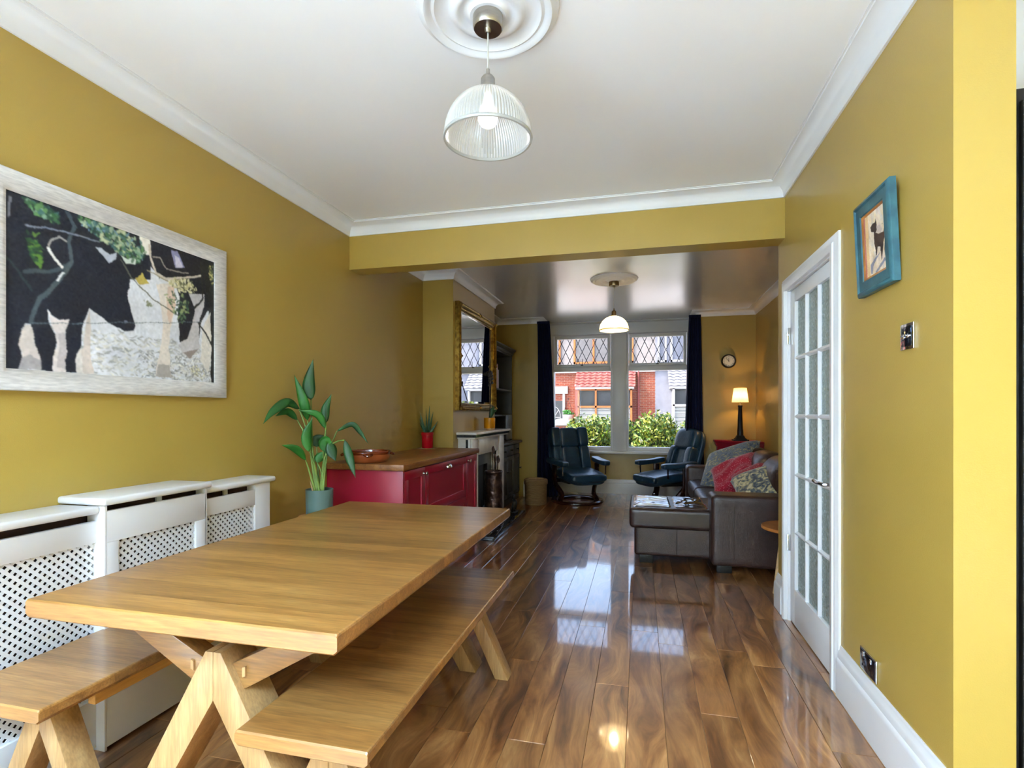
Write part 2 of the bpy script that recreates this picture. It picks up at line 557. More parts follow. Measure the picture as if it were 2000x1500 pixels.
def sweep(name, path, prof, m, closed=False, parent=None):
    """profile (inward offset, z) along a plan path, interior on the left; mitred"""
    n = len(path)
    P = [Vector((p[0], p[1])) for p in path]
    def nrm(a, b):
        d = (b - a).normalized()
        return Vector((-d.y, d.x))
    bm = bmesh.new()
    rows = []
    for i in range(n):
        if closed or 0 < i < n - 1:
            n0 = nrm(P[i - 1], P[i])
            n1 = nrm(P[i], P[(i + 1) % n])
            k = 1 + n0.dot(n1)
            off = (n0 + n1) / k if k > 1e-4 else n0
        else:
            off = nrm(P[0], P[1]) if i == 0 else nrm(P[-2], P[-1])
        rows.append([bm.verts.new((P[i].x + off.x * d, P[i].y + off.y * d, z)) for d, z in prof])
    segs = n if closed else n - 1
    q = len(prof)
    for i in range(segs):
        a, b = rows[i], rows[(i + 1) % n]
        for k in range(q):
            l = (k + 1) % q
            bm.faces.new((a[k], a[l], b[l], b[k]))
    if not closed:
        bm.faces.new(rows[0])
        bm.faces.new(rows[-1])
    return fin(name, bm, m, parent, False, True)

def puff(name, sx, sy, sz, m, parent=None, e=0.35, mat4=None, n=22, local=True, crease=None):
    """rounded padded block (superellipsoid) with half sizes; mat4 places it"""
    bm = bmesh.new()
    f = lambda c, p: math.copysign(abs(c) ** p, c)
    rings = []
    nu, nv = n * 2, n
    for j in range(nv + 1):
        v = -math.pi / 2 + math.pi * j / nv
        if j in (0, nv):
            rings.append([bm.verts.new((0, 0, sz * (1 if j else -1)))])
            continue
        ring = []
        for i in range(nu):
            u = 2 * math.pi * i / nu
            x = sx * f(math.cos(v), e) * f(math.cos(u), e)
            y = sy * f(math.cos(v), e) * f(math.sin(u), e)
            z = sz * f(math.sin(v), e)
            ring.append(bm.verts.new((x, y, z)))
        rings.append(ring)
    for a, b in zip(rings, rings[1:]):
        for i in range(nu):
            j = (i + 1) % nu
            if len(a) == 1: bm.faces.new((a[0], b[i], b[j]))
            elif len(b) == 1: bm.faces.new((a[i], a[j], b[0]))
            else: bm.faces.new((a[i], a[j], b[j], b[i]))
    if crease:
        for v in bm.verts:
            crease(v)
    if mat4 is not None:
        bm.transform(mat4)
    return fin(name, bm, m, parent, local, 'all')

def T(x, y, z): return Matrix.Translation((x, y, z))
def RX(a): return Matrix.Rotation(R(a), 4, 'X')
def RY(a): return Matrix.Rotation(R(a), 4, 'Y')
def RZ(a): return Matrix.Rotation(R(a), 4, 'Z')

FW = Vector((-math.sin(YAW), math.cos(YAW), 0))
RT = Vector((math.cos(YAW), math.sin(YAW), 0))
def pix(u, v, t):
    """measured point of the photograph at forward distance t -> place in the room"""
    p = FW * t + RT * (t * (u - 1000) / F)
    return Vector((p.x, p.y, CAM_H + t * (806 - v) / F))

def copy_tree(o, parent=None):
    c = o.copy()
    COL.objects.link(c)
    c.parent = parent
    for ch in list(o.children):
        copy_tree(ch, c)
    return c

# ------------------------------------------------------------------ the room
XL, XR, XR2, XC = -2.127, 0.858, 1.50, -1.804
YB, YB2, YF, YBAY = 3.512, 3.67, 7.60, 8.20
ZC = 2.652
S = 'structure'
tag(box('floor', -2.30, 3.15, -3.15, 8.45, -0.12, -0.012, 'subfloor'), kind=S)
FLOOR = bpy.data.objects['floor']
tag(boxes('ceiling', [(-2.30, 3.15, -0.9, 3.60, ZC, ZC + 0.12), (-2.30, 3.15, -3.15, -2.7, ZC, ZC + 0.12), (-2.30, -1.6, -2.7, -0.9, ZC, ZC + 0.12),
                      (0.6, 3.15, -2.7, -0.9, ZC, ZC + 0.12)], 'ceiling'), kind=S)
tag(boxes('trim_added_shaft', [(-1.65, -1.6, -2.75, -0.85, ZC + 0.12, 4.2), (0.6, 0.65, -2.75, -0.85, ZC + 0.12, 4.2), (-1.6, 0.6, -2.75, -2.7, ZC + 0.12, 4.2),
                     (-1.6, 0.6, -0.9, -0.85, ZC + 0.12, 4.2)], 'plaster'), kind=S)  # unseen shaft, added to keep the roof fill off the wall end
tag(box('ceiling_lounge', -2.30, 3.15, 3.60, 8.6, ZC, ZC + 0.12, 'silk'), kind=S)
tag(boxes('wall_left', [(XL - 0.15, XL, -0.6, YF + 0.25, -0.01, ZC), (XL - 0.15, XL, -3.15, -2.4, -0.01, ZC), (XL - 0.15, XL, -2.4, -0.6, -0.01, 0.9),
                        (XL - 0.15, XL, -2.4, -0.6, 2.2, ZC)], 'wall'), kind=S)  # opening behind the camera cut for the added side light
tag(box('wall_chimney_breast', XL, XC, 4.87, 6.37, 0.0, ZC, 'wall'), kind=S)
tag(boxes('wall_right', [(XR, 1.006, 1.733, 2.655, -0.01, ZC), (XR, 1.006, 3.465, YB2, -0.01, ZC),
                         (XR, 1.006, 2.655, 3.465, 1.99, ZC)], 'wall'), kind=S)
tag(box('trim_1', -2.127, XR, YB, YB2, 2.323, ZC, 'wall'), label='yellow painted ceiling beam between the two rooms', kind=S)
tag(box('wall_lounge_right', XR2, XR2 + 0.15, YB2 - 0.12, YF + 0.25, -0.01, ZC, 'wall'), kind=S)
tag(box('wall_lounge_back', 1.006, XR2, YB2 - 0.12, YB2, -0.01, ZC, 'wall'), kind=S)
tag(boxes('wall_front', [(XL, -1.485, YF, YF + 0.25, -0.01, ZC), (0.774, XR2, YF, YF + 0.25, -0.01, ZC),
                         (-1.62, -1.485, YF + 0.25, YBAY + 0.2, -0.01, ZC), (0.774, 0.91, YF + 0.25, YBAY + 0.2, -0.01, ZC),
                         (-1.485, 0.774, YBAY, YBAY + 0.2, -0.01, 0.62)], 'wall'), kind=S)
# kitchen end behind the camera and the hall behind the glazed door
tag(boxes('wall_back', [(XL, -1.85, -3.15, -3.0, 0, ZC), (0.0, 3.0, -3.15, -3.0, 0, ZC), (-1.85, 0.0, -3.15, -3.0, 2.15, ZC)], 'wall'), kind=S)
tag(boxes('wall_kitchen_right', [(3.0, 3.15, -3.15, 3.7, 0, ZC)], 'wall'), kind=S)
tag(box('wall_hall', 1.006, 3.0, 2.10, 2.22, 0, ZC, 'plaster'), kind=S)
tag(box('wall_hall_far', 1.62, 3.0, YB2 - 0.12, YB2, 0, ZC, 'plaster'), kind=S)

# floor planks, laid along the room
PW = 0.148
def in_room(x0, x1, y0, y1):
    return True
meshes = {}
def plank_mesh(wd, ln):
    k = (round(wd, 3), round(ln, 3))
    if k not in meshes:
        bm = bmesh.new()
        add_box(bm, -wd / 2 + 0.0003, wd / 2 - 0.0003, -ln / 2 + 0.0003, ln / 2 - 0.0003, -0.012, 0.0, 0.0016, 1)
        me = bpy.data.meshes.new('plank')
        bmesh.ops.recalc_face_normals(bm, faces=bm.faces)
        bm.to_mesh(me)
        bm.free()
        me.materials.append(M['plank'])
        meshes[k] = me
    return meshes[k]
def lay(x0, x1, y0, y1):
    o = bpy.data.objects.new('plank', plank_mesh(x1 - x0, y1 - y0))
    COL.objects.link(o)
    o.location = ((x0 + x1) / 2, (y0 + y1) / 2, 0)
    o.parent = FLOOR
PL = 1.28
x = XL
i = 0
while x < 2.95:
    x1 = min(x + PW, 3.0)
    if x < XR2:
        ye = YF if (x < -1.485 or x1 > 0.774) else YBAY
        ys = -3.0 if x1 < XR2 else -3.0
    else:
        ye = 2.1
    y = -0.2 - PL * ((i * 0.37 + 0.13 * (i % 3)) % 1.0)
    if x >= XR2:
        y = -0.2
    while y < ye - 0.001:
        y1 = min(y + PL, ye)
        if ye - y1 < 0.12:
            y1 = ye
        lay(x, x1, y, y1)
        y = y1
    x = x1
    i += 1
box('bounce_tiling', XL, 3.0, -3.0, -0.2, -0.012, -0.001, 'plaster', FLOOR)  # unseen pale floor, made white to bounce light onto the ceiling

# cornices
def arc(cx, cz, r, a0, a1, n):
    return [(cx + r * math.cos(R(a0 + (a1 - a0) * i / n)), cz + r * math.sin(R(a0 + (a1 - a0) * i / n))) for i in range(n + 1)]
def cornice(h=0.082, d=0.098):
    cove = [(0.012 + (d - 0.022) * (1 - math.cos(t * math.pi / 2)), ZC - h + 0.008 + (h - 0.018) * math.sin(t * math.pi / 2)) for t in [k / 8 for k in range(9)]]
    return [(0, ZC - h), (0.010, ZC - h), (0.012, ZC - h + 0.007)] + cove + [(d - 0.008, ZC - 0.004), (d, ZC - 0.004), (d, ZC), (0, ZC)]
tag(sweep('trim_2', [(XR, 1.733), (XR, YB), (XL, YB), (XL, -3.0)], cornice(), 'plaster'), kind=S)
tag(sweep('trim_3', [(XR2, YB2), (XR2, YF), (0.774, YF), (0.774, YBAY), (-1.485, YBAY), (-1.485, YF), (XL, YF), (XL, 6.37), (XC, 6.37),
                     (XC, 4.87), (XL, 4.87), (XL, YB2)], cornice(), 'plaster', closed=True), kind=S)

# skirting boards
SK = [(0, 0), (0.022, 0), (0.022, 0.150), (0.020, 0.162), (0.014, 0.168), (0.014, 0.184), (0.011, 0.196), (0.006, 0.204), (0.006, 0.214), (0.003, 0.222), (0, 0.222)]
def skirt(name, path):
    return tag(sweep(name, path, SK, 'white'), kind=S)
skirt('baseboard_right', [(1.006, 1.733), (XR, 1.733), (XR, 2.586)])
skirt('baseboard_right_end', [(XR, 3.536), (XR, YB2), (1.2, YB2)])
skirt('baseboard_lounge', [(XR2, YB2), (XR2, YF), (0.774, YF), (0.774, YBAY), (-1.485, YBAY), (-1.485, YF), (-1.70, YF)])
skirt('baseboard_left', [(XL, 3.2), (XL, -3.0)])

# ------------------------------------------------------------------ ceiling roses and pendants
def rose(cx, cy, name_label):
    pr = [(0.0, -0.030), (0.062, -0.030), (0.066, -0.024), (0.078, -0.016), (0.088, -0.017), (0.098, -0.025), (0.108, -0.029), (0.120, -0.026), (0.130, -0.016),
          (0.142, -0.011), (0.168, -0.012), (0.180, -0.018), (0.186, -0.022), (0.192, -0.018), (0.197, -0.016), (0.205, -0.019), (0.212, -0.026), (0.222, -0.027),
          (0.230, -0.020), (0.236, -0.013), (0.245, -0.010), (0.248, 0.0)]
    o = lathe('ceiling_rose', pr, (cx, cy, ZC), 'plaster', seg=72)
    return tag(o, name_label, 'ceiling rose', 'plaster ceiling roses')

def pendant(cx, cy, z_rim, z_top, metal, shade_m, bulb_m, label, warm):
    t = thing('pendant_light', label, 'pendant light', (cx, cy, ZC - 0.03), 0, 'glass pendant lights')
    lathe('canopy', [(0, 0), (0.05, 0), (0.052, -0.004), (0.052, -0.040), (0.048, -0.046), (0.012, -0.046), (0.010, -0.060), (0, -0.060)], (cx, cy, ZC - 0.028), metal, t, 40)
    zn = z_top + 0.055
    tube('cord', [(cx, cy, ZC - 0.085), (cx, cy, zn + 0.01)], 0.0026, 'cord', t, 8)
    lathe('lamp_holder', [(0, 0.082), (0.006, 0.08), (0.008, 0.062), (0.018, 0.055), (0.024, 0.046), (0.025, 0.016), (0.028, 0.012), (0.028, 0.002), (0.02, -0.004), (0, -0.004)], (cx, cy, z_top), metal, t, 32)
    h = z_top - z_rim
    R0 = 0.150
    prof = []
    for k in range(13):
        a = R(6 + 84 * k / 12)
        prof.append((R0 * math.sin(a) ** 0.92, z_rim + h * math.cos(a) ** 0.98 if a < R(89.9) else z_rim))
    bm = bmesh.new()
    add_lathe(bm, prof, (cx, cy, 0), 180, 0.0016)
    sh = fin('lamp_shade', bm, shade_m, t, False, False)
    lathe('rim', [(R0 - 0.004, z_rim + 0.004), (R0 + 0.003, z_rim + 0.004), (R0 + 0.005, z_rim), (R0 + 0.003, z_rim - 0.006), (R0 - 0.004, z_rim - 0.006)], (cx, cy, 0), shade_m, sh, 64, closed=True)
    zb = z_top - 0.005
    bp = [(0, -0.118), (0.014, -0.116), (0.026, -0.108), (0.033, -0.096), (0.035, -0.082), (0.033, -0.066), (0.026, -0.048), (0.018, -0.034), (0.014, -0.020), (0.0135, 0)]
    lathe('bulb', bp, (cx, cy, zb), bulb_m, t, 24)
    return t
rose(-0.515, 1.735, 'white moulded plaster ceiling rose over the dining table')
rose(-0.276, 5.570, 'white moulded plaster ceiling rose in the lounge')
pendant(-0.515, 1.735, 2.200, 2.360, 'nickel', 'shade_g', 'bulb', 'ribbed clear glass dome pendant light above the dining table', False)
pendant(-0.276, 5.570, 2.116, 2.262, 'brass', 'shade_a', 'bulb_w', 'amber lit glass dome pendant light in the lounge', True)

# ------------------------------------------------------------------ glazed door
DX = 0.872
door = thing('door_1', None, None, (DX, 3.06, 0), kind=S)
tag(door, 'white glazed door with fifteen obscure glass panes and lever handle')
y0, y1 = 2.672, 3.448
# architrave and lining
AP = [(0, 0), (0.020, 0), (0.024, 0.006), (0.024, 0.030), (0.018, 0.036), (0.018, 0.056), (0.012, 0.064), (0.010, 0.074), (0, 0.074)]
def architrave(name, pts, m):
    """frame in the plane X = XR around the opening, mitred"""
    bm = bmesh.new()
    rows = []
    for (yy, zz, dy, dz) in pts:
        rows.append([bm.verts.new((XR - d, yy + dy * s, zz + dz * s)) for d, s in AP])
    for a, b in zip(rows, rows[1:]):
        for k in range(len(AP)):
            l = (k + 1) % len(AP)
            bm.faces.new((a[k], a[l], b[l], b[k]))
    bm.faces.new(rows[0])
    bm.faces.new(rows[-1])
    return fin(name, bm, m, None, False, True)
arch = architrave('trim_4', [(2.662, 0, -1, 0), (2.662, 1.984, -1, 1), (3.458, 1.984, 1, 1), (3.458, 0, 1, 0)], 'white')
tag(arch, kind=S)
tag(boxes('trim_5', [(XR, 1.006, 2.655, 2.670, 0, 1.99), (XR, 1.006, 3.450, 3.465, 0, 1.99), (XR, 1.006, 2.655, 3.465, 1.978, 1.99)], 'white'), kind=S)
D0, D1 = DX, DX + 0.042
ST = 0.090
zb, zt = 0.215, 1.900
box('stile', D0, D1, y0, y0 + ST, 0.006, 1.974, 'white', door, 0.002)
box('stile', D0, D1, y1 - ST, y1, 0.006, 1.974, 'white', door, 0.002)
box('rail', D0, D1, y0 + ST, y1 - ST, 0.006, zb, 'white', door, 0.002)
box('rail', D0, D1, y0 + ST, y1 - ST, zt, 1.974, 'white', door, 0.002)
gy0, gy1 = y0 + ST, y1 - ST
BW = 0.026
pw = (gy1 - gy0 - 2 * BW) / 3
ph = (zt - zb - 4 * BW) / 5
def bar(name, a, b, horizontal, y_or_z):
    # ogee glazing bar: chamfered cross section proud of the glass
    h = BW / 2
    sec = [(D0 + 0.002, -0.004), (D0 + 0.002, 0.004), (D0 + 0.014, h), (D1 - 0.014, h), (D1 - 0.002, 0.004), (D1 - 0.002, -0.004), (D1 - 0.014, -h), (D0 + 0.014, -h)]
    if horizontal:
        return prism(name, [(x, y_or_z + s) for x, s in sec], 'y', a, b, 'white', door)
    return prism(name, [(x, y_or_z + s) for x, s in sec], 'z', a, b, 'white', door)
for k in (1, 2):
    bar('glazing_bar', zb, zt, False, gy0 + k * pw + (k - 0.5) * BW)
for k in range(1, 5):
    bar('glazing_bar', gy0, gy1, True, zb + k * ph + (k - 0.5) * BW)

def obscure_mat():
    m = bpy.data.materials.new('obscure_glass')
    m.use_nodes = True
    nt = m.node_tree
    nt.nodes.clear()
    L = nt.links.new
    o = nd(nt, 'ShaderNodeOutputMaterial')
    tl = nd(nt, 'ShaderNodeBsdfTranslucent')
    tl.inputs[0].default_value = (0.55, 0.64, 0.64, 1)
    tr = nd(nt, 'ShaderNodeBsdfTransparent')
    tr.inputs[0].default_value = (0.75, 0.84, 0.84, 1)
    gl = nd(nt, 'ShaderNodeBsdfGlossy')
    gl.inputs['Roughness'].default_value = 0.10
    tc = nd(nt, 'ShaderNodeTexCoord')
    mp = nd(nt, 'ShaderNodeMapping')
    mp.inputs['Scale'].default_value = (1, 1, 0.45)
    L(tc.outputs['Object'], mp.inputs[0])
    nz = nd(nt, 'ShaderNodeTexNoise')
    nz.inputs['Scale'].default_value = 110
    nz.inputs['Detail'].default_value = 2
    L(mp.outputs[0], nz.inputs[0])
    b = nd(nt, 'ShaderNodeBump')
    b.inputs['Strength'].default_value = 0.8
    b.inputs['Distance'].default_value = 0.01
    L(nz.outputs['Fac'], b.inputs['Height'])
    L(b.outputs[0], gl.inputs['Normal'])
    L(b.outputs[0], tl.inputs['Normal'])
    m1 = nd(nt, 'ShaderNodeMixShader')
    mr = nd(nt, 'ShaderNodeMapRange')
    mr.inputs['From Min'].default_value = 0.35
    mr.inputs['From Max'].default_value = 0.65
    mr.inputs['To Min'].default_value = 0.25
    mr.inputs['To Max'].default_value = 0.85
    L(nz.outputs['Fac'], mr.inputs['Value'])
    L(mr.outputs[0], m1.inputs[0])
    L(tl.outputs[0], m1.inputs[1])
    L(tr.outputs[0], m1.inputs[2])
    m2 = nd(nt, 'ShaderNodeMixShader')
    m2.inputs[0].default_value = 0.22
    L(m1.outputs[0], m2.inputs[1])
    L(gl.outputs[0], m2.inputs[2])
    L(m2.outputs[0], o.inputs[0])
    return m
M['obscure'] = obscure_mat()
for c in range(3):
    for r in range(5):
        a = gy0 + c * (pw + BW)
        b = zb + r * (ph + BW)
        box('pane', DX + 0.018, DX + 0.024, a - 0.004, a + pw + 0.004, b - 0.004, b + ph + 0.004, 'obscure', door)
for z in (0.42, 1.66):
    boxes('hinge', [(XR - 0.004, D0 + 0.004, y1 - 0.004, y1 + 0.010, z, z + 0.10)], 'chrome', door, 0.002)
# lever handle on a long plate
hp = box('handle_plate', DX - 0.008, DX, 2.690, 2.732, 0.800, 0.975, 'chrome', door, 0.003)
bm = bmesh.new()
add_tube(bm, [(DX - 0.006, 2.711, 0.915), (DX - 0.045, 2.711, 0.915), (DX - 0.052, 2.716, 0.915)], 0.010, 12)
add_tube(bm, smooth_pts([(DX - 0.050, 2.705, 0.915), (DX - 0.054, 2.74, 0.917), (DX - 0.054, 2.78, 0.914), (DX - 0.056, 2.82, 0.920)]), 0.009, 12)
fin('lever', bm, 'chrome', hp, False, True)

# hall behind the glazed door: an unseen area light backlighting its panes and a dark cupboard seen past the wall end
area('hall_backlight', (2.9, 2.9, 1.4), (R(90), 0, R(90)), 1.0, 1.9, 9, (0.92, 0.97, 1.0))
c = thing('hall_cupboard', 'tall dark cupboard past the right wall end', 'cupboard', (1.4, 1.95, 0))
box('body', 1.03, 1.9, 1.80, 2.095, 0.0, 2.18, 'black', c, 0.004)
box('door', 1.05, 1.46, 1.782, 1.80, 0.05, 2.14, 'black', c, 0.004)
box('door', 1.47, 1.88, 1.782, 1.80, 0.05, 2.14, 'black', c, 0.004)

# ------------------------------------------------------------------ bay window
win = thing('window_1', None, None, (-0.34, YBAY + 0.08, 0.62), kind=S)
tag(win, 'white bay window with two plate panes below diamond leaded top lights')
WY0, WY1 = 8.19, 8.27
WXL, WXR = -1.41, 0.735
MX0, MX1 = -0.455, -0.185
box('window_head', -1.485, 0.774, 8.16, 8.34, 2.462, ZC, 'white', win, 0.004)
box('mullion', MX0 + 0.03, MX1 - 0.03, 8.13, 8.34, 0.66, 2.47, 'white', win, 0.01)
box('mullion_moulding', MX0, MX0 + 0.04, 8.17, 8.30, 0.66, 2.47, 'white', win, 0.006)
box('mullion_moulding', MX1 - 0.04, MX1, 8.17, 8.30, 0.66, 2.47, 'white', win, 0.006)
box('jamb', -1.485, WXL + 0.07, 8.17, 8.34, 0.66, 2.47, 'white', win, 0.006)
box('jamb', WXR - 0.07, 0.774, 8.17, 8.34, 0.66, 2.47, 'white', win, 0.006)
for a, b in ((WXL + 0.07, MX0), (MX1, WXR - 0.07)):
    box('transom', a, b, 8.17, 8.32, 1.895, 1.965, 'white', win, 0.006)
    box('bottom_rail', a, b, 8.18, 8.32, 0.66, 0.722, 'white', win, 0.005)
    box('pane', a, b, 8.255, 8.259, 0.722, 1.895, 'glass', win)
    # opening top light with its own sash
    boxes('sash', [(a + 0.008, b - 0.008, 8.185, 8.26, 1.968, 2.005), (a + 0.008, b - 0.008, 8.185, 8.26, 2.405, 2.455),
                   (a + 0.008, a + 0.050, 8.185, 8.26, 2.005, 2.405), (b - 0.050, b - 0.008, 8.185, 8.26, 2.005, 2.405)], 'white', win, 0.004)
    sx0, sx1, sz0, sz1 = a + 0.050, b - 0.050, 2.005, 2.405
    nx = 6
    dw = (sx1 - sx0) / nx
    dh = (sz1 - sz0) / 1.5
    # diamond quarries, clipped to the sash, and the lead between them
    def clip(poly, ax, lim, keep_less):
        out = []
        for i in range(len(poly)):
            p, q = poly[i - 1], poly[i]
            ip = (p[ax] <= lim + 1e-9) if keep_less else (p[ax] >= lim - 1e-9)
            iq = (q[ax] <= lim + 1e-9) if keep_less else (q[ax] >= lim - 1e-9)
            if ip != iq:
                tt = (lim - p[ax]) / (q[ax] - p[ax])
                out.append((p[0] + tt * (q[0] - p[0]), p[1] + tt * (q[1] - p[1])))
            if iq:
                out.append(q)
        return out
    zc0 = (sz0 + sz1) / 2
    for j in range(-2, 3):
        for i in range(-1, nx + 1):
            cx = sx0 + (i + 0.5 + (0.5 if j % 2 else 0)) * dw
            cz = zc0 + j * dh / 2
            p = [(cx - dw / 2, cz), (cx, cz - dh / 2), (cx + dw / 2, cz), (cx, cz + dh / 2)]
            for ax, lim, kl in ((0, sx0, False), (0, sx1, True), (1, sz0, False), (1, sz1, True)):
                p = clip(p, ax, lim, kl)
                if len(p) < 3:
                    break
            if len(p) < 3:
                continue
            ar = abs(sum(p[k - 1][0] * p[k][1] - p[k][0] * p[k - 1][1] for k in range(len(p)))) / 2
            if ar < 4e-4:
                continue
            prism('pane', p, 'y', 8.222, 8.225, 'glass', win)
    bm = bmesh.new()
    for sgn in (1, -1):
        for k in range(-6, nx + 7):
            # line through lattice points with slope dh/dw
            x0_, z0_ = sx0 + k * dw, zc0
            pts = []
            sl = sgn * dh / dw
            xa, xb = sx0, sx1
            za, zb_ = z0_ + sl * (xa - x0_), z0_ + sl * (xb - x0_)
            # clip in z
            def atz(zz): return x0_ + (zz - z0_) / sl
            lo, hi = sorted((atz(sz0), atz(sz1)))
            xa, xb = max(xa, lo), min(xb, hi)
            if xb - xa < 0.01:
                continue
            add_tube(bm, [(xa, 8.2235, z0_ + sl * (xa - x0_)), (xb, 8.2235, z0_ + sl * (xb - x0_))], 0.0050, 6)
    fin('lead_came', bm, 'lead', win, False, True)
    xm = (a + b) / 2
    bm = bmesh.new()
    add_box(bm, xm - 0.02, xm + 0.02, 8.176, 8.186, 1.985, 1.996)
    add_tube(bm, [(xm, 8.176, 1.99), (xm + 0.012, 8.168, 2.02), (xm + 0.015, 8.172, 2.09)], 0.005, 8)
    fin('stay', bm, 'iron', win, False, True)
box('window_sill', -1.485, 0.774, 8.07, 8.34, 0.622, 0.662, 'white', win, 0.008)

# garden door frame behind the camera
gd = thing('window_2', None, None, (0.3, -3.07, 0), kind=S)
boxes('frame', [(-1.85, -1.78, -3.12, -3.04, 0, 2.15), (-0.07, 0.0, -3.12, -3.04, 0, 2.15), (-1.78, -0.07, -3.12, -3.04, 2.08, 2.15),
                (-0.96, -0.89, -3.12, -3.04, 0, 2.08), (-1.78, -0.07, -3.12, -3.04, 0, 0.07)], 'white', gd)
for a, b in ((-1.78, -0.96), (-0.89, -0.07)):
    box('pane', a, b, -3.085, -3.081, 0.07, 2.08, 'glass', gd)
sw_ = thing('window_added_side', None, None, (XL - 0.07, -1.5, 0.9), kind=S)  # unseen window, added so side fill reaches the right wall
boxes('frame', [(XL - 0.10, XL - 0.04, -2.4, -2.33, 0.9, 2.2), (XL - 0.10, XL - 0.04, -0.67, -0.6, 0.9, 2.2), (XL - 0.10, XL - 0.04, -2.33, -0.67, 2.13, 2.2), (XL - 0.10, XL - 0.04, -2.33, -0.67, 0.9, 0.97)], 'white', sw_)
box('pane', XL - 0.075, XL - 0.071, -2.33, -0.67, 0.97, 2.13, 'glass', sw_)

gf = thing('sky_block_fence', 'added timber fence blocking low sky behind the house', 'fence', (0, -5.4, -0.12))  # unseen fence, added to cut sky light on the wall end
for k in range(60):
    box('slat', -6 + k * 0.2, -6 + k * 0.2 + 0.185, -5.42, -5.40, -0.12, 2.4, 'dark_sheet', gf)
sf_ = thing('sky_block_fence', 'timber fence blocking low sky outside the added side window', 'fence', (-4.0, -2, -0.12))  # unseen fence in front of the added side window
for k in range(40):
    box('slat', -4.02, -4.0, -5.4 + k * 0.2, -5.4 + k * 0.2 + 0.185, -0.12, 2.1, 'dark_sheet', sf_)

# ------------------------------------------------------------------ curtains
def curtain(xa_top, xb_top, xa_bot, xb_bot, y, ztop, folds, label, ph):
    t = thing('curtain', label, 'curtain', ((xa_bot + xb_bot) / 2, y, 0.015), 0, 'navy curtains at the bay window')
    bm = bmesh.new()
    nu, nv = folds * 10, 26
    rows = []
    for j in range(nv + 1):
        f = j / nv
        z = ztop + (0.015 - ztop) * f
        g = f ** 0.8
        a = xa_top + (xa_bot - xa_top) * g
        b = xb_top + (xb_bot - xb_top) * g
        row = []
        for i in range(nu + 1):
            s = i / nu
            am = 0.030 * (0.75 + 0.5 * f) * (0.8 + 0.3 * math.sin(5 * s + ph))
            yy = y + am * math.sin(2 * math.pi * folds * s + ph + 0.35 * math.sin(3 * f + 9 * s)) + 0.006 * math.sin(7 * f + 3 * s)
            row.append(bm.verts.new((a + (b - a) * s + 0.006 * math.sin(9 * s + 4 * f), yy, z)))
        rows.append(row)
    for r0, r1 in zip(rows, rows[1:]):
        for i in range(nu):
            bm.faces.new((r0[i], r0[i + 1], r1[i + 1], r1[i]))
    o = fin('cloth', bm, 'navy', t, False, 'all')
    md = o.modifiers.new('thick', 'SOLIDIFY')
    md.thickness = 0.004
    md.offset = 0
    bm = bmesh.new()
    for k in range(folds * 2):
        xx = xa_top + (xb_top - xa_top) * (k + 0.5) / (folds * 2)
        add_box(bm, xx - 0.008, xx + 0.008, y - 0.034, y + 0.03, ztop - 0.005, ztop + 0.03)
    fin('pleat_heading', bm, 'navy', t)
    tube('rail', [(xa_top, y, ztop + 0.025), (xb_top, y, ztop + 0.025)], 0.010, 'black', t, 10)
    return t
curtain(-1.478, -1.300, -1.482, -1.175, 7.535, 2.555, 6, 'navy curtain tied beside the grey dresser and wicker basket', 0.4)
curtain(0.640, 0.790, 0.560, 0.850, 7.535, 2.555, 6, 'navy curtain hanging between the window and the wall clock', 1.3)

# ------------------------------------------------------------------ outside: street, houses opposite, hedge
M['brick'] = None
def brick_mat(name, c1, c2, mortar, scale):
    m, nt, p = base_mat(name)
    L = nt.links.new
    tc = nd(nt, 'ShaderNodeTexCoord')
    sp = nd(nt, 'ShaderNodeSeparateXYZ')
    L(tc.outputs['Object'], sp.inputs[0])
    ad = nd(nt, 'ShaderNodeMath', operation='ADD')
    L(sp.outputs[0], ad.inputs[0])
    L(sp.outputs[1], ad.inputs[1])
    cb = nd(nt, 'ShaderNodeCombineXYZ')
    L(ad.outputs[0], cb.inputs[0])
    L(sp.outputs[2], cb.inputs[1])
    b = nd(nt, 'ShaderNodeTexBrick')
    b.inputs['Color1'].default_value = c1
    b.inputs['Color2'].default_value = c2
    b.inputs['Mortar'].default_value = mortar
    b.inputs['Scale'].default_value = scale
    b.inputs['Mortar Size'].default_value = 0.012
    b.inputs['Brick Width'].default_value = 0.46
    b.inputs['Row Height'].default_value = 0.15
    L(cb.outputs[0], b.inputs['Vector'])
    L(b.outputs['Color'], p.inputs['Base Color'])
    p.inputs['Roughness'].default_value = 0.85
    return m
M['brick'] = brick_mat('red_brick', srgb(116, 50, 34), srgb(138, 68, 46), srgb(140, 118, 104), 2.05)
M['render'] = pmat('grey_render', srgb(128, 131, 142), srgb(118, 121, 132), 3, rough=0.9)
M['cream'] = pmat('cream_render', srgb(138, 133, 130), srgb(130, 125, 122), 3, rough=0.9)
M['tile_r'] = wood_mat('red_roof_tile', [srgb(136, 66, 60), srgb(156, 84, 78)], (4, 4, 4), 4, rough=0.8, vary=0.12)
M['tile_g'] = wood_mat('grey_roof_tile', [srgb(118, 120, 128), srgb(140, 142, 150)], (4, 4, 4), 4, rough=0.8, vary=0.1)
M['orange'] = wood_mat('orange_stained_timber', [srgb(160, 92, 34), srgb(178, 110, 48)], (4, 4, 1), 4, rough=0.5)
M['upvc'] = pmat('white_window_plastic', (0.40, 0.40, 0.41, 1), (0.37, 0.37, 0.38, 1), 2, rough=0.35)
M['blind'] = pmat('white_blind_slats', (0.50, 0.51, 0.49, 1), (0.46, 0.47, 0.45, 1), 5, rough=0.5)
M['dark'] = pmat('dark_room', (0.03, 0.035, 0.04, 1), (0.05, 0.055, 0.06, 1), 2, rough=0.3)
